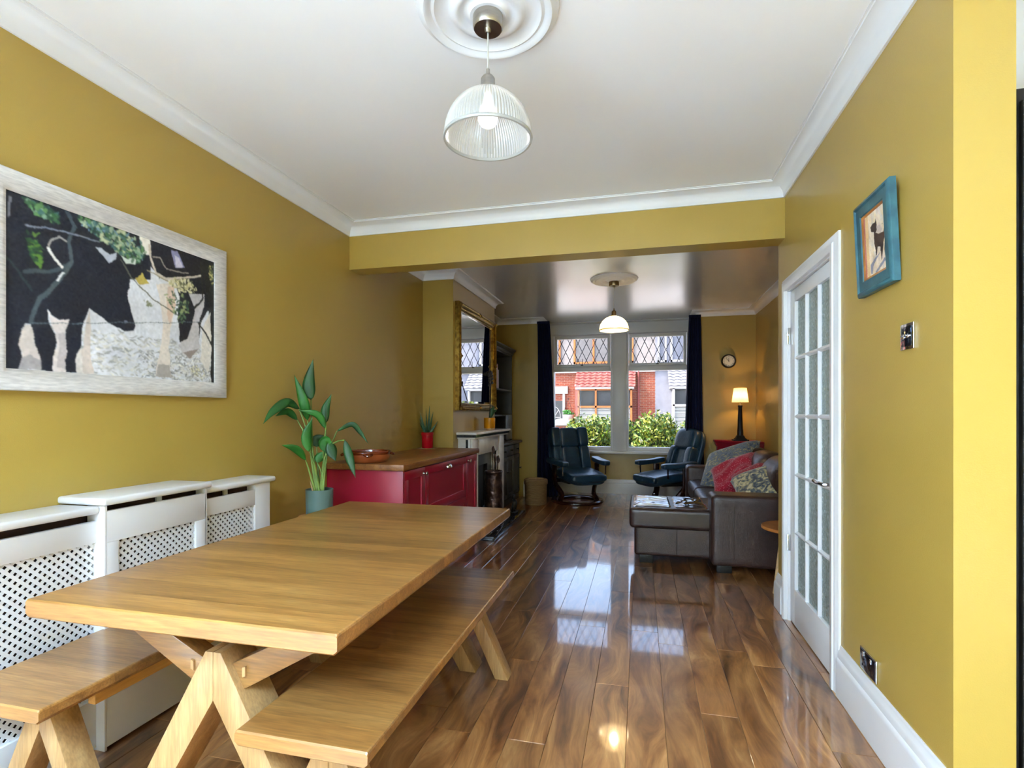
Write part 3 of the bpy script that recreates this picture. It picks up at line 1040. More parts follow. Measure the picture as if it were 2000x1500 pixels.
M['paving'] = pmat('paving', (0.42, 0.41, 0.39, 1), (0.5, 0.49, 0.47, 1), 30, rough=0.9)
M['grass'] = pmat('lawn', srgb(70, 98, 40), srgb(96, 120, 54), 12, rough=0.95)
YH = 22.0
tag(boxes('ground', [(-30, 30, 8.45, 40, -0.60, -0.42), (-30, 30, -20, -3.2, -0.60, -0.12), (-30, -2.35, -3.2, 8.45, -0.60, -0.12)], 'paving'), kind=S)

def house_window(parent, x0, x1, z0, z1, y, frame_m, cols, split, blind=True):
    wdw = thing('window', None, None, (0, 0, 0))
    wdw.parent = parent
    wdw.location = (-wloc(parent))
    fw = 0.075
    bm_list = [(x0, x1, y - 0.06, y + 0.04, z0, z0 + fw), (x0, x1, y - 0.06, y + 0.04, z1 - fw, z1)]
    for k in range(cols + 1):
        xx = x0 + (x1 - x0 - fw) * k / cols
        bm_list.append((xx, xx + fw, y - 0.06, y + 0.04, z0, z1))
    if split:
        bm_list.append((x0, x1, y - 0.06, y + 0.04, split, split + fw))
    boxes('frame', bm_list, frame_m, wdw)
    box('pane', x0 + 0.02, x1 - 0.02, y, y + 0.01, z0 + 0.02, z1 - 0.02, 'glass', wdw)
    box('room', x0, x1, y + 0.12, y + 0.14, z0, z1, 'dark', wdw)
    if blind:
        bm = bmesh.new()
        zt_ = (split - 0.02) if split else z1 - 0.1
        z = z0 + 0.08
        while z < zt_:
            add_box(bm, x0 + 0.06, x1 - 0.06, y + 0.05, y + 0.075, z, z + 0.036)
            z += 0.055
        tag(fin('blind_slats', bm, 'blind', wdw), kind='stuff')
    return wdw

def tiled_roof(parent, x0, x1, y_wall, proj, z0, z1, m, ncol, nrow):
    r = boxes('roof_deck', [(x0 + 0.05, x1 - 0.05, y_wall - proj + 0.05, y_wall, z0 - 0.08, z0)], 'upvc', parent)
    tw, tl = (x1 - x0) / ncol, math.hypot(z1 - z0, proj) / nrow
    ang = math.atan2(z1 - z0, proj)
    bm = bmesh.new()
    # pantile: shallow S in section
    n = 6
    top, bot = [], []
    for i in range(n + 1):
        s = i / n
        h = 0.018 * math.sin(2 * math.pi * s)
        xx = (s - 0.5) * tw * 1.02
        top.append((bm.verts.new((xx, 0, h + 0.035)), bm.verts.new((xx, tl * 1.12, h))))
        bot.append((bm.verts.new((xx, 0, h + 0.010)), bm.verts.new((xx, tl * 1.12, h - 0.015))))
    for i in range(n):
        bm.faces.new((top[i][0], top[i + 1][0], top[i + 1][1], top[i][1]))
        bm.faces.new((bot[i][0], bot[i][1], bot[i + 1][1], bot[i + 1][0]))
        bm.faces.new((top[i][0], bot[i][0], bot[i + 1][0], top[i + 1][0]))
    me = bpy.data.meshes.new('roof_tile')
    bmesh.ops.recalc_face_normals(bm, faces=bm.faces)
    bm.to_mesh(me)
    bm.free()
    me.materials.append(M[m])
    wl = wloc(parent)
    for j in range(nrow):
        for i in range(ncol):
            o = bpy.data.objects.new('roof_tile', me)
            COL.objects.link(o)
            o.parent = parent
            o.location = Vector((x0 + (i + 0.5) * tw, y_wall - proj + math.cos(ang) * tl * j, z0 + math.sin(ang) * tl * j)) - wl
            o.rotation_euler = (ang, 0, 0)
    return r

# brick house opposite, orange window frames
h1 = thing('brick_house', 'red brick terraced house with orange window frames and red tiled bay roof', 'house', (-2.0, YH, -0.42))
boxes('wall', [(-9, 0.56, YH, YH + 0.3, -0.42, 3.02)], 'brick', h1)
boxes('upper_wall', [(-9, 0.56, YH - 0.02, YH + 0.28, 3.14, 5.0)], 'cream', h1)
boxes('string_course', [(-9, 0.56, YH - 0.12, YH + 0.28, 2.92, 3.14)], 'upvc', h1)
prism('roof', [(YH - 0.3, 4.95), (YH + 5.0, 6.4), (YH + 10, 4.95)], 'x', -9, 0.56, 'tile_g', h1)
tiled_roof(h1, -2.62, -0.22, YH, 0.95, 2.28, 3.02, 'tile_r', 10, 6)
boxes('bay_wall', [(-2.5, -0.34, YH - 0.8, YH, -0.42, 0.45)], 'brick', h1)
house_window(h1, -2.5, -0.34, 0.45, 2.22, YH - 0.78, 'orange', 3, 1.45)
boxes('bay_side', [(-2.5, -2.42, YH - 0.78, YH, 0.45, 2.22), (-0.42, -0.34, YH - 0.78, YH, 0.45, 2.22)], 'orange', h1)
house_window(h1, -2.75, -0.30, 3.3, 4.6, YH - 0.04, 'orange', 3, None)
house_window(h1, -3.65, -3.3, 3.3, 4.6, YH - 0.04, 'orange', 1, None, False)
d = boxes('door', [(-3.95, -3.22, YH - 0.05, YH, -0.40, 1.75)], 'dark', h1)
boxes('door_frame', [(-4.05, -3.95, YH - 0.08, YH, -0.40, 2.35), (-3.22, -3.12, YH - 0.08, YH, -0.40, 2.35)], 'upvc', h1)
bm = bmesh.new()
for k in range(4):
    a = math.pi * k / 4
    add_tube(bm, [(-3.58 + 0.25 * math.cos(a), YH - 0.06, 1.05 + 0.42 * math.sin(a)), (-3.58 - 0.25 * math.cos(a), YH - 0.06, 1.05 - 0.42 * math.sin(a))], 0.012, 6)
add_tube(bm, [(-3.58 + 0.27 * math.cos(R(k * 15)), YH - 0.06, 1.05 + 0.45 * math.sin(R(k * 15))) for k in range(25)], 0.012, 6)
fin('door_light', bm, 'upvc', d, False, True)
boxes('lintel', [(-4.15, -3.0, YH - 0.1, YH, 2.05, 2.36)], 'upvc', h1)
tube('drainpipe', [(-0.10, YH - 0.10, -0.42), (-0.10, YH - 0.10, 2.95)], 0.04, 'tile_r', h1, 8)

# rendered house next door
h2 = thing('rendered_house', 'pale grey rendered terraced house with white windows and grey tiled bay roof', 'house', (3.0, YH, -0.42))
boxes('wall', [(0.56, 9, YH - 0.03, YH + 0.3, -0.42, 5.0)], 'render', h2)
boxes('string_course', [(0.56, 9, YH - 0.12, YH, 2.98, 3.14)], 'upvc', h2)
prism('roof', [(YH - 0.3, 4.95), (YH + 5.0, 6.4), (YH + 10, 4.95)], 'x', 0.56, 9, 'tile_g', h2)
tiled_roof(h2, 1.05, 3.75, YH, 0.95, 2.28, 3.02, 'tile_g', 10, 6)
boxes('bay_wall', [(1.2, 3.6, YH - 0.8, YH, -0.42, 0.55)], 'render', h2)
house_window(h2, 1.2, 3.6, 0.55, 2.24, YH - 0.78, 'upvc', 3, 1.50)
boxes('bay_side', [(1.2, 1.28, YH - 0.78, YH, 0.55, 2.24), (3.52, 3.6, YH - 0.78, YH, 0.55, 2.24)], 'upvc', h2)
house_window(h2, 1.15, 3.3, 3.3, 4.6, YH - 0.06, 'upvc', 3, None)
house_window(h2, -0.05 + 0.7, 1.0, 3.3, 4.6, YH - 0.06, 'upvc', 1, None, False)

# hanging basket
hb = thing('hanging_basket', 'small white hanging basket by the brick house door', 'basket', (-2.95, YH - 0.35, 1.05))
lathe('bowl', [(0, -0.20), (0.12, -0.17), (0.21, -0.06), (0.24, 0.02), (0.22, 0.02), (0, 0.0)], (-2.95, YH - 0.35, 1.15), 'upvc', hb, 20)
bm = bmesh.new()
for k in range(26):
    a = random.random() * 6.28
    r = random.random() * 0.26
    p = Vector((-2.95 + r * math.cos(a), YH - 0.35 + r * math.sin(a), 1.17 + random.random() * 0.16))
    bmesh.ops.create_icosphere(bm, subdivisions=1, radius=0.05, matrix=Matrix.Translation(p))
fin('flowers', bm, 'leaf', hb)
bm = bmesh.new()
add_tube(bm, [(-2.95, YH, 1.85), (-2.95, YH - 0.35, 1.85)], 0.012, 6)
for s in (-1, 1):
    add_tube(bm, [(-2.95, YH - 0.35, 1.85), (-2.95 + s * 0.22, YH - 0.35, 1.17)], 0.008, 6)
fin('chain', bm, 'iron', hb)

# low front wall and pier
fw = thing('garden_wall', 'low brick garden wall with white capped pier', 'wall', (-1.6, 11.3, -0.42))
box('coursework', -1.3, 4.0, 11.2, 11.42, -0.42, 0.35, 'brick', fw)
box('pier', -1.79, -1.53, 11.15, 11.43, -0.42, 0.97, 'brick', fw)
prism('pier_cap', [(-1.83, 0.97), (-1.49, 0.97), (-1.49, 1.04), (-1.57, 1.12), (-1.75, 1.12), (-1.83, 1.04)], 'y', 11.11, 11.47, 'upvc', fw, bevel=0.02)

# hedge of small leaves, one shrub per bush
M['hedge'] = None
def hedge_mat():
    m, nt, p = base_mat('hedge_leaves')
    L = nt.links.new
    g = nd(nt, 'ShaderNodeNewGeometry')
    cr = nd(nt, 'ShaderNodeValToRGB')
    e = cr.color_ramp.elements
    e[0].position, e[0].color = 0.0, srgb(40, 72, 20)
    e[1].position, e[1].color = 1.0, srgb(168, 166, 66)
    k = e.new(0.55)
    k.color = srgb(88, 120, 34)
    L(g.outputs['Random Per Island'], cr.inputs[0])
    L(cr.outputs[0], p.inputs['Base Color'])
    p.inputs['Roughness'].default_value = 0.4
    return m
M['hedge'] = hedge_mat()
M['hedge_core'] = pmat('hedge_twigs', srgb(36, 52, 20), srgb(24, 36, 14), 14, rough=0.9, bump=0.8, bscale=20)
def bush(cx, cy, rx, ry, h, n, label, seed):
    rnd = random.Random(seed)
    t = thing('hedge_shrub', label, 'shrub', (cx, cy, -0.42), 0, 'front garden shrubs')
    bm = bmesh.new()
    bmesh.ops.create_icosphere(bm, subdivisions=3, radius=1.0)
    for v in bm.verts:
        k = 0.78 + 0.16 * math.sin(5 * v.co.x + seed) * math.sin(4 * v.co.y + 2 * v.co.z)
        v.co = Vector((cx + v.co.x * rx * k, cy + v.co.y * ry * k, -0.42 + (h * 0.5) * (1 + v.co.z * k)))
    fin('twigs', bm, 'hedge_core', t, False, 'all')
    vs, fs = [], []
    for i in range(n):
        a = rnd.uniform(0, 6.283)
        z = rnd.uniform(-0.9, 1)
        q = math.sqrt(max(0, 1 - z * z)) ** 0.7
        k = rnd.uniform(0.78, 1.06) * (1 + 0.14 * math.sin(3 * a + seed) * math.cos(4 * z))
        c = Vector((cx + rx * q * k * math.cos(a), cy + ry * q * k * math.sin(a), -0.42 + h * 0.5 * (1 + z * k)))
        l = rnd.uniform(0.022, 0.055)
        d1 = Vector((rnd.gauss(0, 1), rnd.gauss(0, 1), rnd.gauss(0.4, 1))).normalized()
        d2 = d1.cross(Vector((rnd.gauss(0, 1), rnd.gauss(0, 1), rnd.gauss(0, 1)))).normalized()
        b = len(vs)
        vs += [c - d1 * l, c + d2 * l * 0.45, c + d1 * l, c - d2 * l * 0.45]
        fs.append((b, b + 1, b + 2, b + 3))
    me = bpy.data.meshes.new('leaves')
    me.from_pydata([tuple(v) for v in vs], [], fs)
    tag(put('leaves', me, 'hedge', t), kind='stuff')
bush(-0.95, 10.1, 0.47, 0.42, 1.55, 7500, 'yellow green leafy shrub outside the left window pane', 1)
bush(-0.42, 10.80, 0.46, 0.22, 1.52, 6000, 'green shrub behind the window mullion', 2)
bush(0.28, 10.1, 0.44, 0.42, 1.62, 7500, 'tall bright shrub outside the right window pane', 3)
bush(1.06, 10.75, 0.48, 0.25, 1.46, 6500, 'darker green shrub at the right edge of the window', 4)
bush(-1.40, 10.85, 0.26, 0.25, 1.14, 2500, 'low yellow green shrub beside the capped pier', 5)

# ------------------------------------------------------------------ dining table and benches
def board_top(parent, x0, x1, y0, y1, z0, z1, lo, hi, seed, name='board'):
    rnd = random.Random(seed)
    ys = [y0]
    while ys[-1] < y1 - hi * 1.3:
        ys.append(ys[-1] + rnd.uniform(lo, hi))
    ys.append(y1)
    for a, b in zip(ys, ys[1:]):
        bm = bmesh.new()
        w2, l2 = (b - a) / 2, (x1 - x0) / 2
        zt_ = (z1 - z0)
        # section along X with rounded long ends
        r = 0.006
        sec = [(-l2 + r * 1.6, -zt_), (l2 - r * 1.6, -zt_), (l2, -zt_ + r * 2), (l2, -r), (l2 - r * 0.3, -r * 0.3), (l2 - r, 0), (-l2 + r, 0), (-l2 + r * 0.3, -r * 0.3), (-l2, -r), (-l2, -zt_ + r * 2)]
        e0 = 0.004 if a == ys[0] else 0.0
        e1 = 0.004 if b == ys[-1] else 0.0
        rows = []
        stations = [(-w2 + 0.0001, e0)] + ([(-w2 + e0, 0)] if e0 else []) + ([(w2 - e1, 0)] if e1 else []) + [(w2 - 0.0001, e1)]
        for yy, sh in stations:
            rows.append([bm.verts.new((x, yy, z - (sh if z > -r * 1.5 else (-sh if z < -zt_ + 0.003 else 0)))) for x, z in sec])
        for p, q in zip(rows, rows[1:]):
            for k in range(len(sec)):
                l = (k + 1) % len(sec)
                bm.faces.new((p[k], p[l], q[l], q[k]))
        bm.faces.new(rows[0])
        bm.faces.new(rows[-1])
        me = bpy.data.meshes.new(name)
        bmesh.ops.recalc_face_normals(bm, faces=bm.faces)
        bm.to_mesh(me)
        bm.free()
        me.materials.append(M['oak_x'])
        o = bpy.data.objects.new(name, me)
        COL.objects.link(o)
        o.parent = parent
        o.location = Vector(((x0 + x1) / 2, (a + b) / 2, z1)) - wloc(parent)

def trestle(parent, xc, ya, yb, ft_o, ft_i, crotch, apex, aw, arm, pegs=True):
    for s in (-1, 1):
        P = lambda d, z: (xc + s * d, z)
        prism('leg', [P(ft_o, 0.0), P(ft_i, 0.0), P(0.0002, crotch), P(0.0002, apex), P(aw, apex)], 'y', ya, yb, 'oak_z', parent, bevel=0.002)
        a = prism('arm', [P(*q) for q in arm], 'y', ya + 0.022, ya + (yb - ya) * 0.68, 'oak_rail' if False else 'oak_x', parent, bevel=0.003)
        if pegs:
            mx, mz = 0.080, 0.548
            prism('peg', [P(mx, mz - 0.018), P(mx + 0.010, mz - 0.014), P(mx + 0.010, mz + 0.012), P(mx, mz + 0.008)], 'y', ya + 0.016, ya + 0.03, 'oak_z', a)

TX0, TX1, TY0, TY1 = -1.603, -0.664, 1.045, 2.645
tbl = thing('dining_table', 'oak dining table with inverted V trestle legs', 'table', ((TX0 + TX1) / 2, (TY0 + TY1) / 2, 0))
board_top(tbl, TX0, TX1, TY0, TY1, 0.700, 0.750, 0.075, 0.135, 11)
txc = (TX0 + TX1) / 2
TA = [(0.035, 0.468), (0.448, 0.702), (0.330, 0.702), (0.030, 0.555)]
trestle(tbl, txc, 1.185, 1.300, 0.362, 0.282, 0.464, 0.597, 0.025, TA)
trestle(tbl, txc, 2.390, 2.505, 0.362, 0.282, 0.464, 0.597, 0.025, TA)
for s in (-1, 1):
    box('rail', txc + s * 0.375 - 0.02, txc + s * 0.375 + 0.02, 1.16, 2.53, 0.672, 0.701, 'oak_y', tbl)

def bench(x0, x1, y0, y1, label, seed):
    b = thing('bench', label, 'bench', ((x0 + x1) / 2, (y0 + y1) / 2, 0), 0, 'oak dining benches')
    board_top(b, x0, x1, y0, y1, 0.412, 0.452, 0.075, 0.13, seed)
    xc = (x0 + x1) / 2
    BA = [(0.020, 0.330), (0.165, 0.414), (0.080, 0.414), (0.018, 0.385)]
    for ya in (y0 + 0.125, y1 - 0.205):
        trestle(b, xc, ya, ya + 0.08, 0.205, 0.142, 0.300, 0.413, 0.012, BA, False)
    for s in (-1, 1):
        box('rail', xc + s * 0.105 - 0.014, xc + s * 0.105 + 0.014, y0 + 0.20, y1 - 0.20, 0.352, 0.413, 'oak_y', b)
    return b
bench(-0.992, -0.622, 1.105, 2.560, 'oak bench on the open floor side of the dining table', 21)
bench(-1.932, -1.564, 1.050, 2.500, 'oak bench between the dining table and the white radiator cover', 22)

# ------------------------------------------------------------------ radiator cover
rc = thing('radiator_cover', 'long white breakfront radiator cover with diamond lattice panels', 'radiator cover', (-2.04, 1.4, 0))
def strip_lattice(parent, x, ya, yb, za, zb_):
    bm = bmesh.new()
    step, hw, th = 0.0290, 0.0052, 0.003
    W, H = yb - ya, zb_ - za
    for sgn, x0_ in ((1, x), (-1, x - th)):
        n = int((W + H) / step) + 1
        for k in range(n):
            c = k * step
            # line: y - sgn' ... y + z = c  (or mirrored)
            t0, t1 = max(0, c - H), min(W, c)
            if t1 - t0 < 0.004:
                continue
            p0, p1 = (t0, c - t0), (t1, c - t1)
            if sgn < 0:
                p0, p1 = (W - p0[0], p0[1]), (W - p1[0], p1[1])
            d = Vector((p1[0] - p0[0], p1[1] - p0[1])).normalized()
            nn = Vector((-d.y, d.x)) * hw
            q = [(p0[0] + nn.x, p0[1] + nn.y), (p1[0] + nn.x, p1[1] + nn.y), (p1[0] - nn.x, p1[1] - nn.y), (p0[0] - nn.x, p0[1] - nn.y)]
            f = [bm.verts.new((x0_, ya + a, za + b)) for a, b in q]
            g = [bm.verts.new((x0_ - th, ya + a, za + b)) for a, b in q]
            bm.faces.new(f)
            for i in range(4):
                j = (i + 1) % 4
                bm.faces.new((f[i], f[j], g[j], g[i]))
    return tag(fin('lattice', bm, 'white', parent), kind='stuff')
def rc_section(ya, yb, xf, xs, zs, s0, s1, rail_top, shelf_ya=None, shelf_yb=None):
    # s0, s1: stile widths at the near and far end
    box('top_rail', xf - 0.020, xf, ya, yb, 0.768, rail_top, 'white', rc, 0.0015)
    box('bottom_rail', xf - 0.020, xf, ya, yb, 0.012, 0.192, 'white', rc, 0.0015)
    if s0: box('stile', xf - 0.020, xf, ya, ya + s0, 0.192, 0.768, 'white', rc, 0.0015)
    if s1: box('stile', xf - 0.020, xf, yb - s1, yb, 0.192, 0.768, 'white', rc, 0.0015)
    strip_lattice(rc, xf - 0.010, ya + s0 - 0.004, yb - s1 + 0.004, 0.188, 0.772)
    box('dark_sheet', xf - 0.060, xf - 0.052, ya, yb, 0.02, rail_top + 0.015, 'dark_sheet', rc)  # dark sheet standing in for the shade inside the cover
    box('shelf', XL, xs, shelf_ya if shelf_ya is not None else ya, shelf_yb if shelf_yb is not None else yb, zs - 0.028, zs, 'white', rc, 0.010, 3)
    for yy in (ya + 0.55 * (yb - ya),):
        box('spacer', xf - 0.045, xf - 0.036, yy - 0.012, yy + 0.012, rail_top - 0.02, zs - 0.028, 'white', rc)
rc_section(0.30, 1.512, -1.957, -1.938, 0.905, 0.09, 0.0, 0.848, shelf_yb=1.505)
rc_section(1.512, 1.968, -1.918, -1.898, 0.936, 0.048, 0.055, 0.885, 1.488, 1.985)
rc_section(1.968, 2.325, -1.957, -1.938, 0.905, 0.035, 0.0, 0.848, 1.986, 2.462)
box('end_post', XL, -1.957, 2.325, 2.436, 0.0, 0.876, 'white', rc, 0.002)
box('end_post', XL, -1.957, 0.28, 0.305, 0.0, 0.876, 'white', rc, 0.002)
box('return_panel', -2.0, -1.918, 1.505, 1.515, 0.0, 0.905, 'white', rc, 0.001)
box('return_panel', -2.0, -1.918, 1.962, 1.972, 0.0, 0.905, 'white', rc, 0.001)

# ------------------------------------------------------------------ red sideboard
sb = thing('sideboard', 'crimson shaker sideboard with oiled wood worktop', 'sideboard', (-1.84, 4.04, 0))
SX = -1.568
box('carcass', XL + 0.004, SX, 3.236, 4.862, 0.10, 0.858, 'red', sb, 0.001)
box('end_panel', XL + 0.004, SX + 0.020, 3.216, 3.236, 0.0, 0.858, 'red', sb, 0.0015)
box('plinth', XL + 0.02, SX - 0.03, 3.24, 4.86, 0.0, 0.10, 'red', sb)
box('corner_post', SX, SX + 0.022, 4.845, 4.865, 0.0, 0.858, 'marble', sb, 0.001)
box('foot_post', SX - 0.05, SX + 0.020, 4.780, 4.842, 0.0, 0.10, 'red', sb, 0.001)
box('worktop', XL + 0.002, SX + 0.036, 3.194, 4.866, 0.860, 0.902, 'worktop', sb, 0.004)
def shaker(name, parent, xf, ya, yb, za, zb_, m, fr=0.062):
    d = thing(name, None, None)
    d.parent = parent
    d.location = -wloc(parent)
    box('rail', xf, xf + 0.020, ya, yb, zb_ - fr, zb_, m, d, 0.0015)
    box('rail', xf, xf + 0.020, ya, yb, za, za + fr, m, d, 0.0015)
    box('stile', xf, xf + 0.020, ya, ya + fr, za + fr, zb_ - fr, m, d, 0.0015)
    box('stile', xf, xf + 0.020, yb - fr, yb, za + fr, zb_ - fr, m, d, 0.0015)
    box('panel', xf, xf + 0.010, ya + fr, yb - fr, za + fr, zb_ - fr, m, d)
    return d
def knob(parent, x, y, z, m='nickel', r=0.016):
    bm = bmesh.new()
    add_lathe(bm, [(0, 0), (0.010, 0), (0.007, 0.006), (0.007, 0.016), (r * 0.8, 0.020), (r, 0.027), (r * 0.8, 0.034), (0, 0.036)], (0, 0, 0), 20)
    bm.transform(T(x, y, z) @ RY(90))
    return fin('knob', bm, m, parent, False, True)
d1 = shaker('door', sb, SX, 3.242, 3.588, 0.115, 0.850, 'red')
knob(d1, SX + 0.020, 3.556, 0.805)
d2 = shaker('drawer', sb, SX, 3.593, 4.515, 0.492, 0.850, 'red')
bm = bmesh.new()   # cup pull
for j in range(7):
    pass
ny, nz = 14, 8
rows = []
for j in range(nz + 1):
    a = R(90) * j / nz
    row = []
    for i in range(ny + 1):
        b = R(180) * i / ny
        yy = 4.075 - 0.045 * math.cos(b)
        rr = 0.026 * math.sin(b) ** 0.6
        row.append(bm.verts.new((SX + 0.020 + rr * math.sin(a), yy, 0.798 + 0.030 * (math.sin(b) ** 0.5) * math.cos(a))))
    rows.append(row)
for r0, r1 in zip(rows, rows[1:]):
    for i in range(ny):
        bm.faces.new((r0[i], r0[i + 1], r1[i + 1], r1[i]))
bmesh.ops.remove_doubles(bm, verts=bm.verts, dist=1e-5)
fin('cup_pull', bm, 'chrome', d2, False, 'all')
d3 = shaker('drawer', sb, SX, 3.593, 4.515, 0.115, 0.487, 'red')
knob(d3, SX + 0.020, 4.075, 0.44)
d4 = shaker('door', sb, SX, 4.520, 4.840, 0.115, 0.850, 'red')
knob(d4, SX + 0.020, 4.570, 0.808)

# terracotta dish with lugs
DC = (-1.875, 3.335, 0.902)
dish = thing('terracotta_dish', 'shallow glazed terracotta dish on the sideboard', 'dish', DC)
lathe('bowl', [(0, 0.004), (0.118, 0.0), (0.132, 0.004), (0.152, 0.030), (0.156, 0.062), (0.150, 0.062), (0.145, 0.032), (0.120, 0.012), (0, 0.010)], DC, 'terracotta', dish, 48)
lathe('rim', [(0.150, 0.058), (0.158, 0.058), (0.162, 0.066), (0.162, 0.076), (0.156, 0.080), (0.150, 0.076), (0.147, 0.062)], DC, 'terracotta_d', dish, 48, closed=True)
for k in range(4):
    a = R(k * 90 + 30)
    bm = bmesh.new()
    pts = [(0.156, -0.026, 0.062), (0.172, -0.014, 0.056), (0.176, 0, 0.053), (0.172, 0.014, 0.056), (0.156, 0.026, 0.062)]
    add_tube(bm, smooth_pts(pts, 4), 0.009, 8)
    bm.transform(T(*DC) @ Matrix.Rotation(a, 4, 'Z'))
    fin('lug', bm, 'terracotta_d', dish, False, True)

# aloe in red pot on cork mat
AC = Vector((-2.005, 4.70, 0.902))
mt = lathe('cork_mat', [(0, 0), (0.095, 0), (0.097, 0.003), (0.095, 0.007), (0, 0.007)], AC, 'cork', None, 40)
tag(mt, 'round cork mat under the red aloe pot', 'mat')
al = thing('potted_aloe', 'spiky aloe in a glossy red ceramic pot', 'potted plant', AC + Vector((0, 0, 0.007)))
b = AC + Vector((0, 0, 0.007))
lathe('pot', [(0, 0), (0.050, 0), (0.053, 0.004), (0.055, 0.12), (0.060, 0.122), (0.061, 0.150), (0.056, 0.152), (0.053, 0.146), (0.050, 0.02), (0, 0.02)], b, 'redpot', al, 40)
lathe('soil', [(0, 0.142), (0.053, 0.140)], b, 'soil', al, 24)
rnd = random.Random(5)
for k in range(11):
    az = R(k * 137.5)
    tilt = [0.04, 0.10, 0.16, 0.28, 0.34, 0.42, 0.5, 0.62, 0.75, 0.9, 1.0][k]
    ln = [0.27, 0.25, 0.24, 0.22, 0.21, 0.20, 0.19, 0.17, 0.15, 0.14, 0.13][k]
    pts, rr = [], []
    for i in range(8):
        f = i / 7
        rad = 0.012 + ln * math.sin(tilt) * f * (1 - 0.15 * f)
        z = 0.135 + ln * math.cos(tilt) * f + 0.02 * f * f * tilt
        pts.append(b + Vector((rad * math.cos(az), rad * math.sin(az), z)))
        rr.append(max(0.0012, 0.016 * (1 - f) ** 0.75))
    tube('leaf', pts, rr, 'aloe', al, 8, ell=0.55, up=(0, 0, 1) if tilt > 0.3 else (math.cos(az), math.sin(az), 0))

# ------------------------------------------------------------------ bird of paradise plant on a stand
PC = pix(624, 985, 3.20)
PX, PY = PC.x, PC.y
st = thing('plant_stand', 'small wooden plant stand under the sage green pot', 'plant stand', (PX, PY, 0))
lathe('top', [(0, 0.600), (0.12, 0.600), (0.124, 0.604), (0.124, 0.618), (0.12, 0.622), (0, 0.622)], (PX, PY, 0), 'pine', st, 40)
for k in range(4):
    a = R(45 + 90 * k)
    tube('leg', [(PX + 0.085 * math.cos(a), PY + 0.085 * math.sin(a), 0.602), (PX + 0.125 * math.cos(a), PY + 0.125 * math.sin(a), 0.0)], 0.013, 'pine', st, 10)
pl = thing('potted_strelitzia', 'tall broad leaved green plant in a sage green pot', 'potted plant', (PX, PY, 0.622))
lathe('pot', [(0, 0), (0.074, 0), (0.078, 0.004), (0.081, 0.155), (0.081, 0.160), (0.076, 0.160), (0.075, 0.14), (0.07, 0.02), (0, 0.02)], (PX, PY, 0.622), 'greenpot', pl, 48)
lathe('soil', [(0, 0.137), (0.0755, 0.135)], (PX, PY, 0.622), 'soil', pl, 24)
def crp(x, y, dt=0.0):
    return pix(480 + x * 0.28, 680 + y * 0.28, 3.20 + dt)
def plant_leaf(parent, stem, blade, wd, dts, m, dtb, twist=0.0):
    """stem and blade mid-ribs measured in the photograph, each at its own depth"""
    n0 = len(stem)
    s = [crp(x, y, dtb * (i / max(1, n0 - 1))) for i, (x, y) in enumerate(stem)]
    s[0].z = 0.622 + 0.12
    if len(stem) > 1:
        tube('stem', smooth_pts(s, 5), [0.0075 - 0.004 * i / (5 * (n0 - 1)) for i in range(5 * (n0 - 1) + 1)], 'stem', parent, 8)
    bl = [crp(x, y, dtb + d) for (x, y), d in zip(blade, dts)]
    c = smooth_pts(bl, 7)
    n = len(c)
    bm = bmesh.new()
    rows = []
    for i, p in enumerate(c):
        f = i / (n - 1)
        d = (c[min(i + 1, n - 1)] - c[max(i - 1, 0)]).normalized()
        view = (p - Vector((0, 0, CAM_H))).normalized()
        side = d.cross(view).normalized()
        nor = side.cross(d).normalized()
        side = (side * math.cos(twist) + nor * math.sin(twist)).normalized()
        nor = side.cross(d).normalized()
        w = wd * 0.28 * 0.00314 * 0.5 * 1.12 * (math.sin(math.pi * min(1, f ** 0.8 * 0.97 + 0.03)) ** 1.05)
        if i in (0, n - 1): w *= 0.08
        rows.append([bm.verts.new(p + side * (w * k) + nor * (0.22 * w * abs(k))) for k in (-1, -0.55, 0, 0.55, 1)])
    for a, b in zip(rows, rows[1:]):
        for k in range(4):
            bm.faces.new((a[k], a[k + 1], b[k + 1], b[k]))
    o = fin('leaf', bm, m, parent, False, 'all')
    md = o.modifiers.new('thick', 'SOLIDIFY')
    md.thickness = 0.0012
    return o
